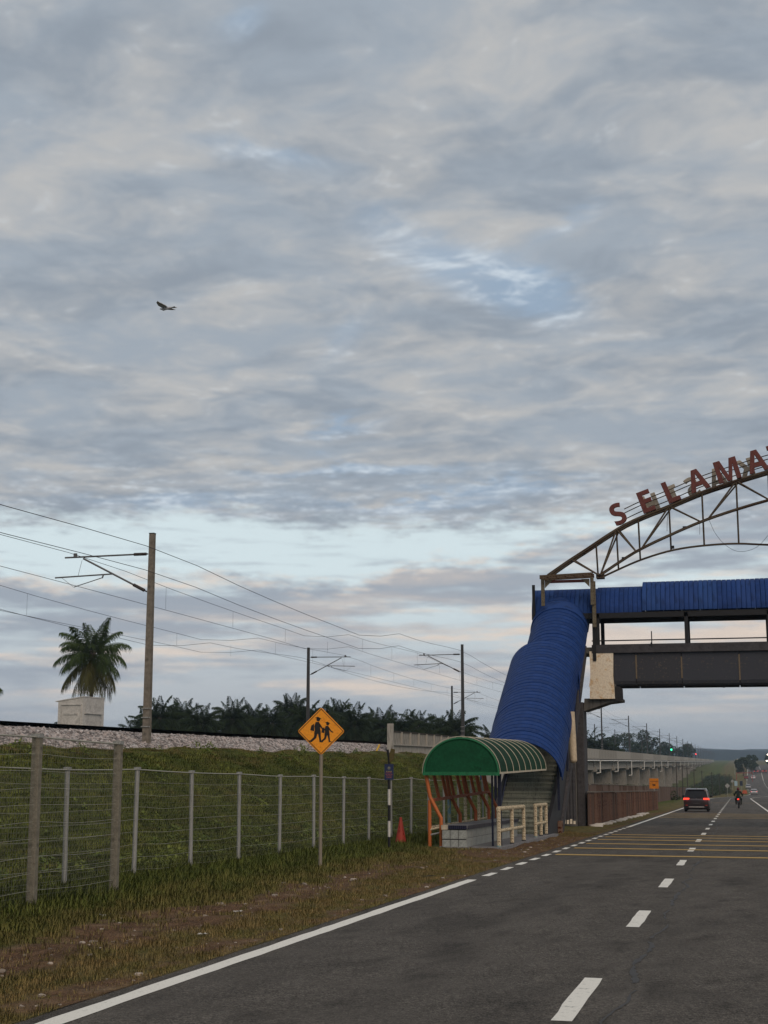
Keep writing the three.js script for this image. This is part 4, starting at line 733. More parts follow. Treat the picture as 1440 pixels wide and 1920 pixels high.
// lit railway signals on the viaduct
function signal(label, d, col, x) {
  const s = thing('railway_signal', label, 'signal', [x, railY(d) - 0.2, -d], 0, 'railway signals');
  part('post', bar(V(0, 0, 0), V(0, 2.6, 0), 0.09, 8), M.steel, s); part('head', box(0.5, 1.3, 0.3, 0, 3.1, 0, 0, 0.04), M.black, s); part('hood', box(0.5, 0.06, 0.4, 0, 3.45, 0.3), M.black, s);
  part('signal_lamp', new THREE.SphereGeometry(0.34, 14, 10).translate(0, 3.05, 0.12), new THREE.MeshStandardMaterial({ color: 0x111111, emissive: col, emissiveIntensity: 2.4 }), s);
  const l = new THREE.PointLight(col, 6); l.name = 'signal_glow'; l.position.set(0, 3.05, 0.6); l.castShadow = true; s.add(l);
}
signal('railway signal showing green on the viaduct', 505, 0x40ffb0, -22.0);
signal('railway signal showing red farther along the viaduct', 800, 0xff4040, -21.6);

// ---------------------------------------------------------------- palms, trees, grass
const leafMat = (r, g, b, t = 0.25) => { const m = new THREE.MeshPhysicalMaterial({ roughness: 0.75, transmission: t, thickness: 0, side: THREE.DoubleSide, specularIntensity: 0.15 }); m.color.setRGB(r, g, b); return m; };
M.frond = leafMat(0.050, 0.078, 0.026); M.frondOld = leafMat(0.085, 0.085, 0.030); M.frondDark = leafMat(0.022, 0.036, 0.014); M.frondDark2 = leafMat(0.034, 0.044, 0.017);
M.bark = mat(0.13, 0.11, 0.085, { map: scaled(streak, 1), roughness: 1 }); M.leaf = leafMat(0.036, 0.054, 0.020); M.leaf2 = leafMat(0.050, 0.064, 0.022);
function frondGeo(L, e0, bend, leafL, n, width, hang) {
  const pos = [], pt = [], dirs = []; let x = 0, y = 0, a = e0; const N = 14;
  for (let i = 0; i <= N; i++) { pt.push([x, y]); dirs.push(a); const s = L / N; x += Math.cos(a) * s; y += Math.sin(a) * s; a -= bend / N * (0.5 + 1.0 * i / N); }
  const at = (t) => { const f = t * N, i = Math.min(N - 1, Math.floor(f)), k = f - i; return [mix(pt[i][0], pt[i + 1][0], k), mix(pt[i][1], pt[i + 1][1], k), mix(dirs[i], dirs[i + 1], k)]; };
  const tri = (a, b, c) => pos.push(...a, ...b, ...c);
  for (let i = 0; i < N; i++) { const w = 0.045 * L / 3 * (1 - i / N) + 0.008, w2 = 0.045 * L / 3 * (1 - (i + 1) / N) + 0.006, [x0, y0] = pt[i], [x1, y1] = pt[i + 1]; tri([x0, y0, -w], [x1, y1, -w2], [x1, y1, w2]); tri([x0, y0, -w], [x1, y1, w2], [x0, y0, w]); tri([x0, y0 - w, 0], [x1, y1 - w2, 0], [x1, y1, w2]); tri([x0, y0 - w, 0], [x1, y1, -w2], [x0, y0, -w]); }
  for (let i = 0; i < n; i++) for (const s of [-1, 1]) {
    const t = 0.14 + 0.86 * (i + rnd() * 0.7) / n, [px, py, pa] = at(Math.min(t, 0.995)), l = leafL * (0.45 + 0.75 * Math.sin(Math.PI * Math.min(1, t * 0.9 + 0.12))) * rr(0.8, 1.12), fwd = 0.35 + 0.5 * t + rr(-0.15, 0.15), dz = s * Math.cos(fwd), dx = Math.sin(fwd), drop = hang * rr(0.6, 1.25);
    const c = Math.cos(pa), sn = Math.sin(pa), b = [px, py, 0], m = [px + (dx * c) * l * 0.5, py + dx * sn * l * 0.5 - drop * l * 0.16, dz * l * 0.5], e = [px + dx * c * l * 0.92, py + dx * sn * l * 0.92 - drop * l * 0.62, dz * l * 0.86], w = width * rr(0.8, 1.2);
    tri([b[0] - w * c * 0.5, b[1] - w * sn * 0.5, 0], [m[0] + w * c, m[1] + w * sn, m[2]], [m[0] - w * c, m[1] - w * sn, m[2]]);
    tri([m[0] - w * c, m[1] - w * sn, m[2]], [m[0] + w * c, m[1] + w * sn, m[2]], e);
  }
  const g = new THREE.BufferGeometry(); g.setAttribute('position', new THREE.Float32BufferAttribute(pos, 3)); g.computeVertexNormals(); return g;
}
const frondSet = (L, leafL, n, w, hang) => [[1.35, 0.7], [1.05, 1.1], [0.75, 1.4], [0.4, 1.6], [0.0, 1.4], [-0.45, 1.0], [-0.95, 0.5]].map(([e, b]) => [0, 1].map(() => frondGeo(L * rr(0.9, 1.05), e, b * rr(0.85, 1.15), leafL, n, w, hang)));
const coco = frondSet(3.6, 1.0, 60, 0.042, 1.35), oil = frondSet(3.6, 0.95, 46, 0.046, 1.25);
function palm(name, label, set, x, y, z, H, scale, mats, counts, group, lean = 0) {
  const o = thing(name, label, 'palm tree', [x, y, z], rr(0, 6.28), group), h = H / 1;
  const pts = []; for (let i = 0; i <= 5; i++) pts.push(V(lean * (i / 5) ** 2, h * i / 5, 0));
  part('trunk', pipe(pts, 0.15 * Math.max(1, scale), 9, 5), M.bark, o);
  counts.forEach((n, k) => { const off = rr(0, 6.28); for (let i = 0; i < n; i++) { const f = part('frond', set[k][i % 2], k > 4 ? mats[1] : mats[0], o); f.position.set(lean, h - 0.05 * k, 0); f.rotation.set(0, off + (i + rr(-0.25, 0.25)) * 6.283 / n, rr(-0.10, 0.10)); f.scale.setScalar(scale * rr(0.88, 1.08)); } });
  part('crown_heart', new THREE.IcosahedronGeometry(0.32 * scale, 1).scale(1, 1.5, 1).translate(lean, h - 0.1, 0), M.bark, o);
  return o;
}
palm('coconut_palm', 'tall coconut palm with drooping fronds rising behind the white cabinet', coco, -48, 0.6, -99, 8.7, 0.88, [M.frond, M.frondOld], [4, 5, 6, 6, 6, 7, 8], 'palms beyond the railway', 0.2);
palm('coconut_palm', 'coconut palm of which only frond tips show at the left edge', coco, -54.0, 0.5, -89, 4.9, 1.0, [M.frond, M.frondOld], [3, 4, 5, 5, 5, 5, 4], 'palms beyond the railway', 0.3);
// far rows: azimuth by eye, each one its own tree
{
  const put = (u, top, depth, k) => { // a point at a given bearing and height seen from the road, at a real distance
    const bearing = Math.atan((u - 1380) / 2640) , d = depth * Math.cos(bearing + 0.0), x = Math.tan(bearing) * d * 1.0; return [x, EYE + (1416 - top) / 2640 * depth * 1.02, -d]; };
  const NTH = ['first', 'second', 'third', 'fourth', 'fifth', 'sixth', 'seventh', 'eighth', 'ninth', 'tenth', 'eleventh', 'twelfth', 'thirteenth', 'fourteenth', 'fifteenth', 'sixteenth', 'seventeenth', 'eighteenth'];
  const list = [[60, 1341], [76, 1346], [222, 1328], [252, 1313], [300, 1317], [343, 1323], [408, 1316], [450, 1319], [492, 1322], [532, 1303], [560, 1316], [596, 1322], [628, 1309], [660, 1326], [716, 1333], [752, 1340], [786, 1329], [824, 1344], [862, 1338], [932, 1360]];
  list.forEach(([u, top], i) => { const depth = 150 + 34 * ((i * 7) % 5) / 4, [x, y, z] = put(u, top + 15, depth), base = groundY(x, -z), H = Math.max(2, y - base - 1.9); palm('oil_palm', i === 9 ? 'oil palm that stands highest in the row beyond the railway' : i < 2 ? `${i ? 'second' : 'leftmost'} small oil palm top above the rails at far left` : `${NTH[i - 2]} oil palm from the white cabinet in the front row beyond the railway`, oil, x, base, z, H + 0.5, rr(0.72, 0.90), [M.frondDark, M.frondDark2], [4, 6, 7, 8, 7, 6, 5], 'oil palms beyond the railway'); });
  for (let k = 0; k < 22; k++) { const u = 205 + k * 31 + rr(-10, 10), depth = rr(190, 250), [x, y, z] = put(u, rr(1350, 1366), depth), base = groundY(x, -z), H = Math.max(1.6, y - base - 1.9); palm('oil_palm', 'dark oil palm in the second row beyond the railway', oil, x, base, z, H, rr(1.0, 1.25), [M.frondDark, M.frondDark2], [2, 4, 5, 5, 5, 4, 3], 'oil palms of the second row'); }
  for (const [u, top, nth] of [[1098, 1384, 'first'], [1112, 1380, 'second'], [1130, 1386, 'third'], [1146, 1392, 'fourth']]) { const depth = 330, [x, y, z] = put(u, top, depth), base = roadY(-z); palm('oil_palm', `${nth} dark palm from the footbridge showing above the viaduct parapet`, oil, x, base, z, y - base - 2.4, 1.3, [M.frondDark, M.frondDark2], [2, 4, 5, 5, 5, 4, 2], 'palms behind the viaduct'); }
}
// leafy trees: limbs and many small leaf faces gathered in clumps
function crownGeo(rx, ry, clumps, leaves, size) {
  const pos = [], c = V(0, 0, 0), q = new THREE.Quaternion(), e = new THREE.Euler(), A = V(0, 0, 0); const cs = [];
  for (let k = 0; k < clumps; k++) { const th = rr(0, 6.28), v = rr(-0.75, 1), r = Math.sqrt(1 - v * v * 0.8) * rr(0.35, 0.85); cs.push([Math.cos(th) * r * rx, v * 0.75 * ry, Math.sin(th) * r * rx, rr(0.25, 0.45) * rx]); }
  for (let i = 0; i < leaves; i++) { const [x, y, z, r] = cs[i % clumps], th = rr(0, 6.28), v = rr(-0.8, 1), k = r * Math.cbrt(rr(0.3, 1)), s = Math.sqrt(1 - v * v); c.set(x + Math.cos(th) * s * k, y + v * k * 0.8, z + Math.sin(th) * s * k); e.set(rr(-1, 1), rr(0, 6.28), rr(-1, 1)); q.setFromEuler(e); const w = size * rr(0.6, 1.3); const P = [[-w, 0, 0], [0, 0, -w * 0.5], [w, 0, 0], [0, 0, w * 0.5]].map(([a, b, d]) => A.set(a, b, d).applyQuaternion(q).add(c).toArray()); pos.push(...P[0], ...P[1], ...P[2], ...P[0], ...P[2], ...P[3]); }
  const g = new THREE.BufferGeometry(); g.setAttribute('position', new THREE.Float32BufferAttribute(pos, 3)); g.computeVertexNormals(); return [g, cs];
}
function tree(label, x, d, H, rx, ry, leaves, size, group, m = M.leaf) {
  const y = roadY(d) - 0.3, o = thing('leafy_tree', label, 'tree', [x, y, -d], 0, group), [g, cs] = crownGeo(rx, ry, 16, leaves, size), cy = H - ry * 0.9;
  part('trunk', [bar(V(0, 0, 0), V(0.1 * rx, cy - ry * 0.2, 0), 0.09 * rx + 0.05, 8, 0.05 * rx + 0.03), ...cs.slice(0, 7).map(([a, b, c]) => bar(V(0.05 * rx, cy - ry * 0.75, 0), V(a * 0.9, cy + b * 0.9, c * 0.9), 0.03 * rx + 0.02, 5, 0.01 * rx))], M.bark, o);
  part('crown', g.translate(0, cy, 0), m, o); return o;
}
for (const [u, top, d, rx, ry, label] of [[1152, 1385, 560, 6, 5, 'first dark tree from the footbridge above the viaduct parapet'], [1174, 1379, 600, 6, 6, 'second dark tree from the footbridge, left of the tall round one'], [1205, 1368, 620, 7, 8, 'tall round dark tree standing above the viaduct'], [1226, 1383, 640, 6, 6, 'dark tree just right of the tall round one'], [1256, 1393, 700, 6, 5, 'low dark tree behind the green railway signal'], [1288, 1397, 760, 6, 4.5, 'low dark tree behind the viaduct between the two signals']]) tree(label, (u - 1380) / 2640 * d, d, EYE + (1416 - top) / 2640 * d - roadY(d) + 0.3, rx, ry, 4200, 0.36, 'trees behind the viaduct');
tree('dark tree left of the far end of the road', 3.0, 690, 8.2, 4.6, 4.2, 6000, 0.30, 'trees at the end of the road', M.leaf2);
tree('tall thin topped tree left of the far end of the road', 7.2, 720, 9.2, 3.6, 4.4, 4200, 0.30, 'trees at the end of the road');
tree('dark tree at the right edge beside the far road', 24, 820, 8.5, 9, 4.6, 7000, 0.36, 'trees at the end of the road');
tree('second dark tree at the right edge beside the far road', 38, 800, 10, 9, 5, 5000, 0.4, 'trees at the end of the road');
for (let k = 0; k < 14; k++) tree('distant tree in the hazy row below the hills', rr(-190, -52), rr(900, 1250), rr(6, 9), rr(6, 10), rr(3, 4), 1500, 0.6, 'distant trees below the hills', M.leaf2);
// scrub between the palms: too dense to count
{
  const [g] = crownGeo(2.2, 1.5, 10, 700, 0.13), n = 100, im = new THREE.InstancedMesh(g, M.leaf, n), m4 = new THREE.Matrix4(), q = new THREE.Quaternion();
  for (let i = 0; i < n; i++) { const d = rr(120, 235), x = -mix(0.12, 0.50, rnd()) * d - 8, s = rr(0.6, 1.05); q.setFromAxisAngle(UP, rr(0, 6)); m4.compose(V(x, Math.max(groundY(x, d), 0) + 0.7 * s, -d), q, V(s * 1.3, s * 0.85, s * 1.2)); im.setMatrixAt(i, m4); }
  stuff('scrub', im, 'dense dark scrub growing under the palms beyond the railway', 'scrub');
}
{ // bushes on the rough ground between the hoarding and the viaduct
  const [g] = crownGeo(2.0, 1.3, 10, 520, 0.16), n = 300, im = new THREE.InstancedMesh(g, M.leaf2, n), m4 = new THREE.Matrix4(), q = new THREE.Quaternion();
  for (let i = 0; i < n; i++) { const d = 150 + 500 * rnd(), x = rr(-20.4, -10.8) + roadX(d) * 0.9, s = rr(0.6, 1.25); q.setFromAxisAngle(UP, rr(0, 6)); m4.compose(V(x, roadY(d) + 0.6 * s, -d), q, V(s * 1.3, s * 0.85, s * 1.6)); im.setMatrixAt(i, m4); }
  stuff('scrub', im, 'low dark bushes on the rough ground beside the viaduct piers', 'scrub');
}
// grass
function tuft(n, h, spread, w) {
  const pos = [], nor = [];
  for (let i = 0; i < n; i++) { const a = rr(0, 6.283), r = spread * Math.sqrt(rnd()), bx = Math.cos(a) * r, bz = Math.sin(a) * r, dir = rr(0, 6.283), l = h * rr(0.5, 1.1), out = l * rr(0.25, 0.75), cx = Math.cos(dir), cz = Math.sin(dir), ww = w * rr(0.7, 1.2);
    const B0 = [bx - cz * ww, 0, bz + cx * ww], B1 = [bx + cz * ww, 0, bz - cx * ww], m0 = [bx + cx * out * 0.35 - cz * ww * 0.8, l * 0.6, bz + cz * out * 0.35 + cx * ww * 0.8], m1 = [bx + cx * out * 0.35 + cz * ww * 0.8, l * 0.6, bz + cz * out * 0.35 - cx * ww * 0.8], t = [bx + cx * out, l * 0.92, bz + cz * out];
    pos.push(...B0, ...B1, ...m1, ...B0, ...m1, ...m0, ...m0, ...m1, ...t); for (let k = 0; k < 9; k++) nor.push(cx * 0.3, 0.9, cz * 0.3); }
  const g = new THREE.BufferGeometry(); g.setAttribute('position', new THREE.Float32BufferAttribute(pos, 3)); g.setAttribute('normal', new THREE.Float32BufferAttribute(nor, 3)); return g;
}
function sow(label, geo, n, where, size, colour) {
  const im = new THREE.InstancedMesh(geo, (() => { const m = leafMat(1, 1, 1, 0.2); m.roughness = 0.9; return m; })(), n), m4 = new THREE.Matrix4(), q = new THREE.Quaternion(), col = new THREE.Color(); let c = 0, tries = 0;
  while (c < n && tries++ < n * 6) { const p = where(); if (!p) continue; const [x, d, k] = p, s = size(x, d) * rr(0.6, 1.35) * (k ?? 1); q.setFromAxisAngle(UP, rr(0, 6.28)); m4.compose(V(x, groundY(x, d) - 0.01, -d), q, V(s, s * rr(0.7, 1.2), s)); im.setMatrixAt(c, m4); const f = colour(x, d); col.setRGB(...f); im.setColorAt(c, col); c++; }
  im.count = c; stuff('grass', im, label, 'grass');
}
const tint = (a, k) => [a[0] * k, a[1] * k, a[2] * k];
const grassCol = (x, d) => { const [soil, dry] = groundKind(x, d), n = clamp(0.5 + 0.8 * fbm(x * 0.9 + 50, d * 0.9, 3)), b = lerp3(lerp3([0.095, 0.135, 0.030], [0.170, 0.210, 0.046], n), [0.37, 0.265, 0.115], clamp(dry * 0.95 + 0.25 * (rnd() - 0.4))); return tint(b, rr(0.75, 1.25)); };
sow('short green and dry grass of the roadside verge', tuft(9, 0.10, 0.09, 0.0035), 70000, () => { const d = 7 + 46 * Math.pow(rnd(), 1.7), x = rr(-10.9, -4.95), [soil] = groundKind(x, d); if (x > -8.4 && x < -6.05 && d > 36.8 && d < 49.6) return null; return rnd() < 1 - 0.88 * soil ? [x, d, mix(0.5, 1.0, smooth(-5.2, -8.5, x))] : null; }, () => 1, grassCol);
sow('taller weeds and grass along the foot of the fences', tuft(12, 0.20, 0.16, 0.005), 9000, () => { const d = 8 + 50 * Math.pow(rnd(), 1.3), x = (rnd() < 0.5 ? -10.3 : -9.0) + rr(-1.0, 0.7); if (d > 36.5 && x > -8.8) return null; return [x, d, rr(0.5, 1.1)]; }, () => 1, grassCol);
sow('rough green grass covering the railway bank', tuft(16, 0.095, 0.26, 0.006), 100000, () => { const d = 14 + 100 * Math.pow(rnd(), 1.25), x = rr(-20.9, -10.6); return [x, d, x < -19.8 ? 0.6 : 1]; }, (x, d) => 1, (x, d) => { const n = fbm(x * 0.35, d * 0.22, 4, 0.6), m = fbm(x * 1.5, d * 1.0 + 30, 3, 0.6), top = smooth(-18.5, -20.6, x); let b = lerp3([0.100, 0.140, 0.030], [0.230, 0.265, 0.056], clamp(0.5 + 1.5 * n + 0.6 * m)); b = lerp3(b, [0.27, 0.195, 0.080], clamp(0.60 * top + 1.1 * fbm(x * 0.8 + 70, d * 0.5, 4, 0.6) - 0.12)); return tint(b, rr(0.7, 1.25)); });
sow('leafy weeds standing out of the grass on the railway bank', crownGeo(0.34, 0.26, 7, 90, 0.05)[0].scale(1, 0.7, 1).translate(0, 0.08, 0), 420, () => { const d = 17 + 80 * Math.pow(rnd(), 1.2), x = rr(-20.6, -11.2); return fbm(x * 0.4 + 3, d * 0.3, 3) > 0.02 ? [x, d] : null; }, () => 1, (x, d) => tint(lerp3([0.090, 0.130, 0.030], [0.190, 0.225, 0.05], rnd()), rr(0.7, 1.2)));
// loose stones and litter on the bare soil of the verge
{
  const st = new THREE.IcosahedronGeometry(1, 1); { const p = st.attributes.position; for (let i = 0; i < p.count; i++) { const f = 1 + 0.22 * noise(p.getX(i) * 2 + 5, p.getY(i) * 2 + p.getZ(i)); p.setXYZ(i, p.getX(i) * f, p.getY(i) * f * 0.55, p.getZ(i) * f); } st.computeVertexNormals(); }
  const n = 320, im = new THREE.InstancedMesh(st, mat(1, 1, 1, { roughness: 1, flatShading: true }), n), m4 = new THREE.Matrix4(), q = new THREE.Quaternion(), col = new THREE.Color(); let c = 0;
  for (let t = 0; t < 60000 && c < n; t++) { const d = 8 + 38 * Math.pow(rnd(), 1.4), x = rr(-9, -5), [soil] = groundKind(x, d); if (rnd() > soil * soil) continue; const s = 0.010 + 0.040 * rnd() ** 5; q.setFromAxisAngle(UP, rr(0, 6)); m4.compose(V(x, groundY(x, d) + s * 0.15, -d), q, V(s * rr(0.8, 1.6), s, s)); im.setMatrixAt(c, m4); const k = rr(0.15, 0.40); col.setRGB(k, k * 0.86, k * 0.72); im.setColorAt(c++, col); }
  im.count = c; stuff('gravel', im, 'loose stones scattered on the bare soil of the verge', 'gravel');
  const scraps = [[-5.75, 14.8, 0.05, 0.04, 'pale crumpled scrap of litter on the verge nearest the camera'], [-6.35, 17.6, 0.07, 0.03, 'flat pale scrap lying on the verge left of the edge line'], [-7.6, 16.2, 0.08, 0.04, 'whitish scrap lying on the worn soil near the grass'], [-8.9, 19.6, 0.06, 0.03, 'pale scrap in the green grass near the tall fence'], [-5.6, 25.8, 0.14, 0.04, 'dark flat scrap at the edge of the asphalt']];
  scraps.forEach(([x, d, a, b, label], i) => { const g = fromGrid(6, 4, (u, v) => [(u - 0.5) * a * 2, 0.012 + 0.02 * Math.abs(noise(u * 3 + i * 9, v * 3)) , (v - 0.5) * b * 2 + 0.02 * noise(u * 2, i)]); const o = part(numbered('litter'), g, mat(...(i === 4 ? [0.03, 0.03, 0.03] : [0.45, 0.43, 0.39]), { roughness: 0.7 }), scene); o.position.set(x, groundY(x, d) + 0.01, -d); o.rotation.y = i; tag(o, label, 'litter', 'scraps of litter on the verge'); });
}

// ---------------------------------------------------------------- hoardings and signs beyond the bridge
function hoarding(label, x, d0, d1, h, pitch, mats, rails) {
  const o = thing('hoarding', label, 'hoarding', [x, 0, 0], 0, 'corrugated hoardings beside the road'), ribs = 4, pr = [];
  for (let i = 0; i < ribs; i++) pr.push([i / ribs * pitch, 0], [(i + 0.25) / ribs * pitch, 0.028], [(i + 0.5) / ribs * pitch, 0.028], [(i + 0.75) / ribs * pitch, 0]);
  pr.push([pitch, 0], [pitch, -0.008], [0, -0.008]);
  const g = prism(pr, h).rotateX(-Math.PI / 2).rotateY(Math.PI / 2); worldUV(g);
  let k = 0; for (let d = d0; d < d1; d += pitch * 0.985) { const p = part('sheet', g, mats[Math.floor(rnd() * mats.length)], o); p.position.set(rr(-0.012, 0.012), roadY(d) + rr(-0.06, 0.02) - 0.05, -d); p.rotation.z = rr(-0.012, 0.012); k++; }
  for (let d = d0; d < d1; d += 6) part('cap_rail', beam(V(0.04, roadY(d) + h - 0.02, -d), V(0.04, roadY(Math.min(d + 6, d1)) + h - 0.02, -Math.min(d + 6, d1)), 0.05, 0.05), rails, o);
  return o;
}
M.tinA = mat(0.15, 0.085, 0.058, { map: rust([255, 240, 228], [150, 92, 66], 0.12, 81), roughness: 0.85 }); M.tinB = mat(0.175, 0.105, 0.075, { map: rust([245, 230, 215], [130, 80, 62], 0.2, 83), roughness: 0.85 }); M.tinC = mat(0.12, 0.072, 0.052, { map: scaled(streak, 0.6), roughness: 0.85 });
M.tinD = mat(0.17, 0.12, 0.10, { map: scaled(streak, 0.5), roughness: 0.85 }); M.tinCap = mat(0.26, 0.24, 0.21, { map: scaled(grime, 1), roughness: 0.8 });
hoarding('rusty brown corrugated hoarding along the verge beyond the stair', -6.25, 60.8, 116, 1.50, 0.78, [M.tinA, M.tinB, M.tinC], M.tinCap);
hoarding('second, duller brown hoarding set back in front of the viaduct', -9.4, 64, 300, 1.95, 1.55, [M.tinD, M.tinD, M.tinC], M.tinCap);
{ // broken white kerb stones along the foot of the near hoarding
  const st = new THREE.IcosahedronGeometry(1, 0); { const p = st.attributes.position; for (let i = 0; i < p.count; i++) p.setY(i, p.getY(i) * 0.6); st.computeVertexNormals(); }
  for (let k = 0; k < 26; k++) { const d = 61.5 + k * 1.35 + rr(-0.4, 0.4), x = -5.95 + rr(-0.05, 0.16), s = rr(0.12, 0.24), o = part(numbered('kerb_stone'), st, M.kerbWhite, scene); o.scale.set(s, s * rr(0.7, 1.1), s * rr(1.0, 2.0)); o.rotation.y = rr(0, 3); o.position.set(x, groundY(x, d) + 0.02, -d); tag(o, 'broken whitish stone in the row at the foot of the brown hoarding', 'stone', 'broken stones along the hoarding'); }
}
{
  const s = thing('works_sign', 'small square orange roadworks sign above the brown hoarding', 'road sign', [-6.75, roadY(120), -120]);
  part('post', bar(V(0, 0, 0), V(0, 1.8, 0), 0.04, 8), M.galv, s); const pl = part('sign_plate', box(0.76, 0.84, 0.02, 0, 2.06, 0.05, 0, 0.008), mat(0.72, 0.24, 0.012, { roughness: 0.5, map: scaled(grime, 1) }), s);
  part('rule', box(0.7, 0.03, 0.004, 0, 2.24, 0.064), M.signBlack, pl); part('symbol', [box(0.10, 0.12, 0.004, -0.07, 1.96, 0.064), box(0.09, 0.12, 0.004, 0.06, 1.95, 0.064), box(0.2, 0.03, 0.004, 0, 1.89, 0.064)], M.signBlack, pl);
}
// ---------------------------------------------------------------- vehicles
const glass = mat(0.012, 0.013, 0.015, { roughness: 0.08 }), tyre = M.rubber, rim = mat(0.20, 0.20, 0.21, { roughness: 0.4, metalness: 0.6 });
const lampRed = new THREE.MeshStandardMaterial({ color: 0x300404, emissive: 0xff3a28, emissiveIntensity: 2.2, roughness: 0.4 }), lampWhite = new THREE.MeshStandardMaterial({ color: 0x222222, emissive: 0xfff2dd, emissiveIntensity: 2.2 });
function car(label, paint, suv, [x, d], yaw, facing, opts = {}) {
  const o = thing(suv ? 'sport_utility_car' : 'car', label, 'car', [x, roadY(d), -d], yaw + (facing < 0 ? Math.PI : 0), opts.group), H = suv ? 1.66 : 1.45, L = 4.4, W = suv ? 1.82 : 1.7, b = suv ? 0.98 : 0.88, gc = 0.24;
  // outlines run along z: +z is the rear
  const lower = [[2.16, gc + 0.06], [2.22, 0.45], [2.20, b - 0.12], [2.10, b], [-0.95, b - 0.02], [-1.9, b - 0.16], [-2.15, b - 0.3], [-2.22, 0.5], [-2.16, gc + 0.02], [-1.83, gc], [-1.75, 0.5], [-1.4, 0.66], [-1.05, 0.5], [-0.97, gc], [0.97, gc], [1.05, 0.5], [1.4, 0.66], [1.75, 0.5], [1.83, gc]];
  const upper = suv ? [[2.10, b - 0.02], [1.98, 1.25], [1.78, H - 0.06], [1.5, H], [-0.1, H - 0.02], [-0.38, H - 0.08], [-1.05, b - 0.03]] : [[1.95, b - 0.02], [1.75, b + 0.1], [1.25, H - 0.07], [0.9, H], [-0.1, H - 0.01], [-0.4, H - 0.08], [-1.1, b - 0.03]];
  const side = (pts, w, taper) => { const g = prism(pts.map(([z, y]) => [-z, y]), w - 0.08, 0.04); g.translate(0, 0, -(w - 0.08) / 2).rotateY(Math.PI / 2); const p = g.attributes.position; for (let i = 0; i < p.count; i++) { const t = clamp((p.getY(i) - b) / (H - b)); p.setX(i, p.getX(i) * (1 - taper * t)); } const h = toCreasedNormals(g, 0.6); return h; };
  part('body', side(lower, W, 0), paint, o); const cab = part('cabin', side(upper, W - 0.04, 0.17), paint, o);
  // windows
  const quad = (a, b2, c, d2, t) => { const n = b2.clone().sub(a).cross(d2.clone().sub(a)).normalize().multiplyScalar(t), P = [a, b2, c, d2], pos = []; const f = (i, j, k) => pos.push(...i.toArray(), ...j.toArray(), ...k.toArray()); const Q = P.map((p) => p.clone().add(n)); f(Q[0], Q[1], Q[2]); f(Q[0], Q[2], Q[3]); for (let i = 0; i < 4; i++) { const j = (i + 1) % 4; f(P[i], P[j], Q[j]); f(P[i], Q[j], Q[i]); } const g = new THREE.BufferGeometry(); g.setAttribute('position', new THREE.Float32BufferAttribute(pos, 3)); g.computeVertexNormals(); return g; };
  const zr = suv ? [2.11, 1.84] : [1.80, 1.33], yr = [b + 0.06, H - 0.14], wr = [W * 0.45, W * 0.385];
  part('rear_window', quad(V(-wr[0], yr[0], zr[0] + 0.03), V(wr[0], yr[0], zr[0] + 0.03), V(wr[1], yr[1], zr[1] + 0.06), V(-wr[1], yr[1], zr[1] + 0.06), 0.02), glass, cab);
  part('windscreen', quad(V(wr[0], b + 0.05, -1.05), V(-wr[0], b + 0.05, -1.05), V(-wr[1], H - 0.12, -0.44), V(wr[1], H - 0.12, -0.44), 0.03), glass, cab);
  for (const s of [-1, 1]) { const xw = s * (W / 2 - 0.015), xt = s * (W / 2 - 0.13); const Q = (z0, z1, z2, z3) => { const p = [V(xw, b + 0.05, z0), V(xw, b + 0.05, z1), V(xt, H - 0.14, z2), V(xt, H - 0.14, z3)]; return s > 0 ? quad(p[1], p[0], p[3], p[2], 0.012) : quad(p[0], p[1], p[2], p[3], 0.012); };
    part('side_window', Q(-0.85, 0.25, 0.2, -0.3), glass, cab); part('side_window', Q(0.32, 1.25, 1.1, 0.28), glass, cab);
    part('mirror', box(0.2, 0.14, 0.1, s * (W / 2 + 0.1), b + 0.1, -0.72, 0, 0.03), opts.mirror ?? paint, o);
    if (suv) part('roof_rail', bar(V(s * 0.66, H + 0.04, 1.5), V(s * 0.66, H + 0.03, -0.1), 0.022, 6), M.galv, o);
    const tl = part('tail_light', suv ? box(0.42, 0.17, 0.12, s * (W / 2 - 0.20), b - 0.03, 2.14, 0, 0.04) : box(0.24, 0.26, 0.16, s * (W / 2 - 0.14), b - 0.10, 2.12, 0, 0.05), opts.lit === false ? mat(0.25, 0.02, 0.02, { roughness: 0.3 }) : lampRed, o);
    part('headlight', box(0.40, 0.15, 0.14, s * (W / 2 - 0.26), b - 0.27, -2.14, 0, 0.04), facing < 0 || opts.heads ? lampWhite : mat(0.6, 0.6, 0.6, { roughness: 0.2 }), o);
    for (const z of [-1.4, 1.4]) { const w = part('wheel', new THREE.TorusGeometry(0.24, 0.09, 10, 20).rotateY(Math.PI / 2).scale(1.15, 1, 1).translate(0, 0, 0), tyre, o); w.position.set(s * (W / 2 - 0.11), 0.33, z); part('wheel_rim', new THREE.CylinderGeometry(0.20, 0.20, 0.14, 16).rotateZ(Math.PI / 2), rim, w); }
  }
  part('bumper', box(W - 0.10, 0.22, 0.14, 0, 0.42, 2.17, 0, 0.05), opts.trim ?? M.black, o);
  part('licence_plate', box(0.5, 0.12, 0.012, 0, suv ? 0.62 : 0.60, 2.245), opts.plate ?? mat(0.05, 0.05, 0.05, { roughness: 0.5 }), o);
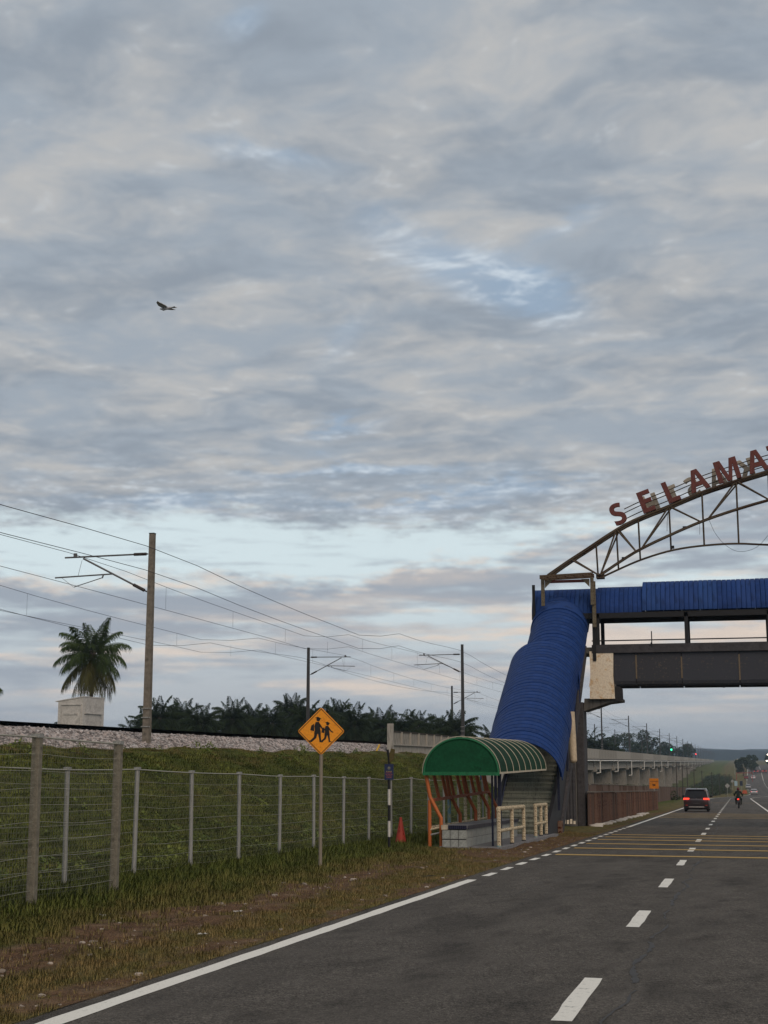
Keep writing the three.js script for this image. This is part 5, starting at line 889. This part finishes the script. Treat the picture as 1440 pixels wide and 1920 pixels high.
  if (suv) { part('chrome_strip', box(0.86, 0.04, 0.02, 0, b - 0.03, 2.19, 0, 0.01), rim, o); part('skid_plate', box(1.1, 0.08, 0.03, 0, 0.40, 2.245), M.galv, o); part('spoiler', box(1.25, 0.05, 0.26, 0, H - 0.03, 1.86, 0, 0.02), paint, o); part('antenna_fin', prism([[0, 0], [0.18, 0], [0.04, 0.10]], 0.03).rotateY(Math.PI / 2).translate(0, H, 1.45), M.black, o); for (const s of [-1, 1]) part('reflector', box(0.16, 0.05, 0.02, s * 0.7, 0.52, 2.25), M.coneRed, o); part('tailgate_badge', box(0.1, 0.05, 0.01, 0, b + 0.0, 2.2), rim, o); }
  return o;
}
const paintOf = (r, g, b) => { const m = new THREE.MeshPhysicalMaterial({ roughness: 0.4, metalness: 0.2, clearcoat: 0.7, clearcoatRoughness: 0.15 }); m.color.setRGB(r, g, b); return m; };
{
  const c = car('dark brown sport utility car with lit tail lights in the left lane', paintOf(0.018, 0.014, 0.014), true, [-2.95, 108], 0, 1, { mirror: M.black });
  for (const s of [-1, 1]) { const l = new THREE.PointLight(0xff3322, 0.25); l.name = 'tail_glow'; l.position.set(s * 0.72, 0.95, 2.4); l.castShadow = true; c.add(l); }
  car('silver hatchback with bright tail lights beyond the motorcyclist', paintOf(0.45, 0.45, 0.46), false, [4.3, 396], 0, 1, { group: 'far traffic' });
  car('small grey car farther up the left lane', paintOf(0.35, 0.36, 0.38), false, [3.6, 500], 0, 1, { lit: false, group: 'far traffic' });
  car('red car in the far traffic at the left of the road', paintOf(0.22, 0.03, 0.025), false, [3.9, 640], 0, 1, { lit: false, group: 'far traffic' });
  car('white car in the far traffic at the middle of the road', paintOf(0.6, 0.6, 0.6), false, [6.9, 640], 0, 1, { group: 'far traffic' });
  car('pale oncoming car with headlights at the right edge', paintOf(0.5, 0.5, 0.5), false, [12.9, 560], 0, -1, { group: 'far traffic' });
  car('braking dark car at the left of the far queue', paintOf(0.05, 0.05, 0.06), true, [9.3, 735], 0, 1, { group: 'far queue' });
  car('braking dark car in the middle of the far queue', paintOf(0.06, 0.03, 0.03), false, [11.6, 745], 0, 1, { group: 'far queue' });
  car('braking car at the right of the far queue', paintOf(0.12, 0.05, 0.05), true, [13.7, 740], 0, 1, { group: 'far queue' });
}
// a body as one skin: tapered bones joined by a smooth minimum and meshed on a grid
function skin(bones, lo, hi, res, blend) {
  const mc = new MarchingCubes(res, new THREE.MeshBasicMaterial(), false, false, 60000), c = lo.clone().add(hi).multiplyScalar(0.5), half = Math.max(hi.x - lo.x, hi.y - lo.y, hi.z - lo.z) / 2, p = V(0, 0, 0), pa = V(0, 0, 0);
  const B = bones.map(([a, ra, b, rb]) => ({ a, ra, ba: b.clone().sub(a), rb }));
  for (let k = 0; k < res; k++) for (let j = 0; j < res; j++) for (let i = 0; i < res; i++) { p.set((i - res / 2) / (res / 2), (j - res / 2) / (res / 2), (k - res / 2) / (res / 2)).multiplyScalar(half).add(c); let d = 9; for (const s of B) { pa.copy(p).sub(s.a); const t = clamp(pa.dot(s.ba) / Math.max(1e-6, s.ba.lengthSq())), e = pa.addScaledVector(s.ba, -t).length() - mix(s.ra, s.rb, t), h = clamp(0.5 + 0.5 * (d - e) / blend); d = mix(d, e, h) - blend * h * (1 - h); } mc.field[k * res * res + j * res + i] = -d; }
  mc.isolation = 0; mc.update(); const n = mc.count ?? mc.geometry.drawRange.count, g = new THREE.BufferGeometry(), P = mc.positionArray.slice(0, n * 3); for (let i = 0; i < n; i++) { P[i * 3] = P[i * 3] * half + c.x; P[i * 3 + 1] = P[i * 3 + 1] * half + c.y; P[i * 3 + 2] = P[i * 3 + 2] * half + c.z; }
  g.setAttribute('position', new THREE.Float32BufferAttribute(P, 3)); const N = mc.normalArray.slice(0, n * 3); g.setAttribute('normal', new THREE.Float32BufferAttribute(N, 3)); return g;
}
{
  const D = 128, X = 0.05, Y = roadY(D), m = thing('motorcycle', 'dark motorcycle with a lit tail light in the right lane', 'motorcycle', [X, Y, -D], -0.03);
  for (const z of [0.62, -0.64]) { const w = part('wheel', new THREE.TorusGeometry(0.245, 0.055, 10, 24).rotateY(Math.PI / 2), tyre, m); w.position.set(0, 0.30, z); part('wheel_rim', new THREE.TorusGeometry(0.17, 0.02, 6, 20).rotateY(Math.PI / 2), rim, w); part('hub', new THREE.CylinderGeometry(0.05, 0.05, 0.12, 10).rotateZ(Math.PI / 2), rim, w); for (let k = 0; k < 5; k++) part('spoke', bar(V(0, 0, 0), V(0, Math.cos(k * 1.257) * 0.17, Math.sin(k * 1.257) * 0.17), 0.012, 5), rim, w); }
  const body = (pts, w) => toCreasedNormals(prism(pts, w, 0.03).translate(0, 0, -w / 2).rotateY(-Math.PI / 2), 0.7);
  part('fairing', body([[0.85, 0.78], [0.55, 0.62], [0.2, 0.45], [-0.25, 0.42], [-0.35, 0.62], [-0.42, 0.92], [-0.28, 0.98], [-0.2, 0.62], [0.1, 0.62], [0.35, 0.80], [0.78, 0.88]], 0.20), mat(0.02, 0.02, 0.024, { roughness: 0.35 }), m);
  part('seat', body([[0.72, 0.86], [0.35, 0.80], [0.05, 0.76], [0.0, 0.80], [0.35, 0.87], [0.74, 0.93]], 0.22), M.black, m);
  part('rear_mudguard', body([[0.60, 0.66], [0.85, 0.78], [0.98, 0.52], [0.94, 0.50], [0.80, 0.72]], 0.12), M.black, m);
  part('tail_light', box(0.16, 0.10, 0.08, 0, 0.80, 0.88, 0, 0.03), lampRed, m); part('licence_plate', box(0.2, 0.12, 0.01, 0, 0.60, 0.97), mat(0.06, 0.06, 0.06), m);
  part('exhaust', bent([V(0.1, 0.32, -0.1), V(0.16, 0.28, 0.3), V(0.17, 0.38, 0.85)], 0.045, 8), M.steel, m);
  part('handlebar', bent([V(-0.36, 1.02, -0.38), V(-0.1, 0.98, -0.45), V(0.1, 0.98, -0.45), V(0.36, 1.02, -0.38)], 0.018, 7), M.black, m);
  for (const s of [-1, 1]) { part('mirror', [bar(V(s * 0.25, 1.0, -0.42), V(s * 0.38, 1.20, -0.42), 0.008, 5), new THREE.SphereGeometry(0.055, 10, 8).scale(1.2, 0.8, 0.3).translate(s * 0.40, 1.22, -0.42)], M.black, m); part('fork', bar(V(s * 0.08, 0.30, -0.64), V(s * 0.07, 0.95, -0.43), 0.022, 7), rim, m); part('footrest', bar(V(s * 0.1, 0.34, 0.02), V(s * 0.26, 0.34, 0.02), 0.018, 6), M.black, m); }
  const r = thing('person', 'person in a dark jacket and dark red helmet riding the motorcycle, seen from behind', 'person', [X, Y, -D], -0.03);
  const bones = [[V(0, 0.96, 0.22), 0.15, V(0, 1.12, 0.18), 0.145], [V(0, 1.12, 0.18), 0.145, V(0, 1.38, 0.08), 0.165], [V(-0.12, 1.40, 0.07), 0.10, V(0.12, 1.40, 0.07), 0.10], [V(0, 1.42, 0.06), 0.075, V(0, 1.56, 0.03), 0.065]];
  for (const s of [-1, 1]) bones.push([V(s * 0.19, 1.40, 0.07), 0.075, V(s * 0.33, 1.17, -0.04), 0.058], [V(s * 0.33, 1.17, -0.04), 0.055, V(s * 0.33, 1.06, -0.31), 0.042], [V(s * 0.10, 0.94, 0.2), 0.105, V(s * 0.23, 0.78, -0.18), 0.082], [V(s * 0.23, 0.78, -0.18), 0.078, V(s * 0.22, 0.42, 0.02), 0.055], [V(s * 0.22, 0.40, 0.04), 0.048, V(s * 0.22, 0.36, -0.14), 0.04]);
  part('body', skin(bones, V(-0.5, 0.25, -0.5), V(0.5, 1.65, 0.45), 88, 0.045), mat(0.022, 0.030, 0.026, { roughness: 0.9, map: scaled(grime, 3) }), r);
  for (const s of [-1, 1]) { const hb = [[V(s * 0.33, 1.06, -0.30), 0.036, V(s * 0.32, 1.045, -0.37), 0.036], [V(s * 0.35, 1.05, -0.34), 0.02, V(s * 0.30, 1.03, -0.40), 0.012]]; for (let f = 0; f < 4; f++) hb.push([V(s * (0.36 - f * 0.022), 1.055, -0.38), 0.011, V(s * (0.36 - f * 0.022), 1.035, -0.415), 0.0105], [V(s * (0.36 - f * 0.022), 1.035, -0.415), 0.0105, V(s * (0.36 - f * 0.022), 1.0, -0.40), 0.0095]); part('hand', skin(hb, V(s * 0.33 - 0.08, 0.98, -0.45), V(s * 0.33 + 0.08, 1.10, -0.27), 40, 0.008), mat(0.30, 0.19, 0.13, { roughness: 0.7 }), r); }
  part('helmet', new THREE.SphereGeometry(0.145, 22, 18).scale(0.92, 1.0, 1.08).translate(0, 1.66, 0.02), mat(0.09, 0.018, 0.016, { roughness: 0.25 }), r);
  part('visor', new THREE.SphereGeometry(0.148, 18, 10, Math.PI * 1.15, Math.PI * 0.7, 1.1, 0.75).scale(0.92, 1.0, 1.08).translate(0, 1.66, 0.015), glass, r);
}
// ---------------------------------------------------------------- far street furniture
function streetLamp(label, x, d, h, arm) {
  const s = thing('street_lamp', label, 'street lamp', [x, roadY(d) - 0.2, -d], 0, 'lit street lamps at the end of the road');
  part('pole', bar(V(0, 0, 0), V(0, h, 0), 0.11, 8, 0.07), M.galv, s); part('arm', bent([V(0, h, 0), V(arm * 0.5, h + 0.35, 0), V(arm, h + 0.4, 0)], 0.05, 6), M.galv, s);
  part('lamp_head', box(1.0, 0.2, 0.5, arm, h + 0.42, 0, 0, 0.06), M.galv, s); part('lamp_bulb', new THREE.SphereGeometry(0.45, 14, 10).scale(1, 0.6, 0.8).translate(arm, h + 0.2, 0.1), new THREE.MeshStandardMaterial({ color: 0x222222, emissive: 0xfff4e0, emissiveIntensity: 5 }), s);
  const l = new THREE.PointLight(0xfff0d8, 60); l.name = 'street_glow'; l.position.set(arm, h - 0.3, 0.1); l.castShadow = true; s.add(l);
}
streetLamp('lit street lamp at the end of the viaduct', -1.0, 720, 7.0, 1.6);
streetLamp('lit street lamp high at the right edge', 15.4, 640, 10.6, -1.8);
streetLamp('lit street lamp lower at the right edge', 15.8, 700, 6.8, -1.6);
for (const [x, d, k] of [[0.4, 405, 0], [1.9, 408, 1]]) { const b = thing('traffic_barrier', k ? 'right one of two orange barriers on the far verge' : 'left one of two orange barriers on the far verge', 'barrier', [x, roadY(d), -d], 0.1, 'orange barriers on the far verge'); part('body', prism([[-0.65, 0], [0.65, 0], [0.6, 0.35], [0.52, 0.95], [-0.52, 0.95], [-0.6, 0.35]], 0.36, 0.03), mat(0.42, 0.075, 0.02, { roughness: 0.6 }), b); part('foot', box(1.5, 0.1, 0.55, 0, 0.05, 0.18), M.black, b); }
{ const g = thing('height_barrier', 'thin red height barrier spanning beside the far road', 'barrier', [3.0, roadY(600), -600]); for (const x of [-3.2, 3.2]) part('post', bar(V(x, 0, 0), V(x, 3.6, 0), 0.09, 8), M.coneRed, g); part('crossbar', bar(V(-3.2, 3.6, 0), V(3.2, 3.7, 0), 0.11, 8), M.coneRed, g); }
for (const [x, d, h, k] of [[-1.5, 470, 3.0, 'upper'], [-2.2, 330, 2.4, 'lower']]) { const s = thing('warning_sign', `back of the ${k} small diamond sign on the far left verge`, 'road sign', [x, roadY(d), -d], Math.PI + 0.2, 'small diamond signs on the far verge'); part('post', bar(V(0, 0, 0.03), V(0, h + 0.4, 0.03), 0.05, 6), M.galv, s); part('sign_plate', box(0.8, 0.8, 0.02, 0, 0, 0).rotateZ(Math.PI / 4).translate(0, h, 0), M.galv, s); }
for (const [x, d, k] of [[-0.4, 450, 0], [-0.2, 452, 1]]) { const s = thing('notice_board', k ? 'dark notice board beside the pale one on the far verge' : 'pale blue notice board on the far left verge', 'sign', [x + k * 1.4, roadY(d), -d], 0, 'notice boards on the far verge'); part('post', bar(V(0, 0, -0.05), V(0, 2.6, -0.05), 0.05, 6), M.galv, s); part('board', box(0.9, 1.5, 0.04, 0, 2.5, 0), k ? M.navy : mat(0.30, 0.42, 0.48, { roughness: 0.6 }), s); part('board_frame', [box(1.0, 0.06, 0.06, 0, 3.27, 0), box(1.0, 0.06, 0.06, 0, 1.74, 0)], M.galv, s); }
for (let k = 0; k < 9; k++) { const d = 210 + k * 24, x = -8.4 + 0.6 * noise(k, 3) + roadX(d) * 0.8, s = thing('utility_post', 'thin dark post in the row on the far left verge', 'post', [x, roadY(d), -d], 0, 'thin posts on the far left verge'); part('shaft', bar(V(0, -0.2, 0), V(0, 5.5, 0), 0.10, 7, 0.07), M.steel, s); part('crosspiece', bar(V(-0.5, 5.2, 0), V(0.5, 5.2, 0), 0.05, 6), M.steel, s); }
// ---------------------------------------------------------------- a bird passing overhead
{
  const b = thing('bird', 'grey bird gliding high against the clouds at upper left', 'bird', [-17.32, 15.9, -40.18], 1.35);
  part('body', skin([[V(0, 0, 0.15), 0.035, V(0, 0, -0.12), 0.055], [V(0, 0, -0.12), 0.05, V(0, 0.02, -0.22), 0.032], [V(0, 0.02, -0.23), 0.012, V(0, 0.015, -0.28), 0.004], [V(0, 0, 0.15), 0.03, V(0, 0, 0.28), 0.012], [V(0.04, 0.02, -0.08), 0.022, V(0.24, 0.06, -0.10), 0.014], [V(-0.04, 0.02, -0.08), 0.022, V(-0.24, 0.06, -0.10), 0.014]], V(-0.32, -0.1, -0.32), V(0.32, 0.15, 0.32), 56, 0.02), M.birdGrey, b);
  for (const s of [-1, 1]) { const pts = [[0.03, -0.13], [0.22, -0.17], [0.42, -0.10], [0.50, 0.0], [0.40, 0.0], [0.34, 0.03], [0.26, 0.04], [0.15, 0.07], [0.03, 0.06]]; part('wing', prism(pts.map(([x, z]) => [s * x, z]), 0.012, 0.004).rotateX(Math.PI / 2).rotateZ(s * 0.16).translate(0, 0.03, 0), M.birdGrey, b); }
  part('tail', prism([[-0.03, 0.22], [0.03, 0.22], [0.075, 0.36], [0, 0.34], [-0.075, 0.36]], 0.01, 0.003).rotateX(Math.PI / 2), M.birdGrey, b);
}
scene.fog = new THREE.FogExp2(0x9db2c6, 0.00018);
renderer.render(scene, camera);
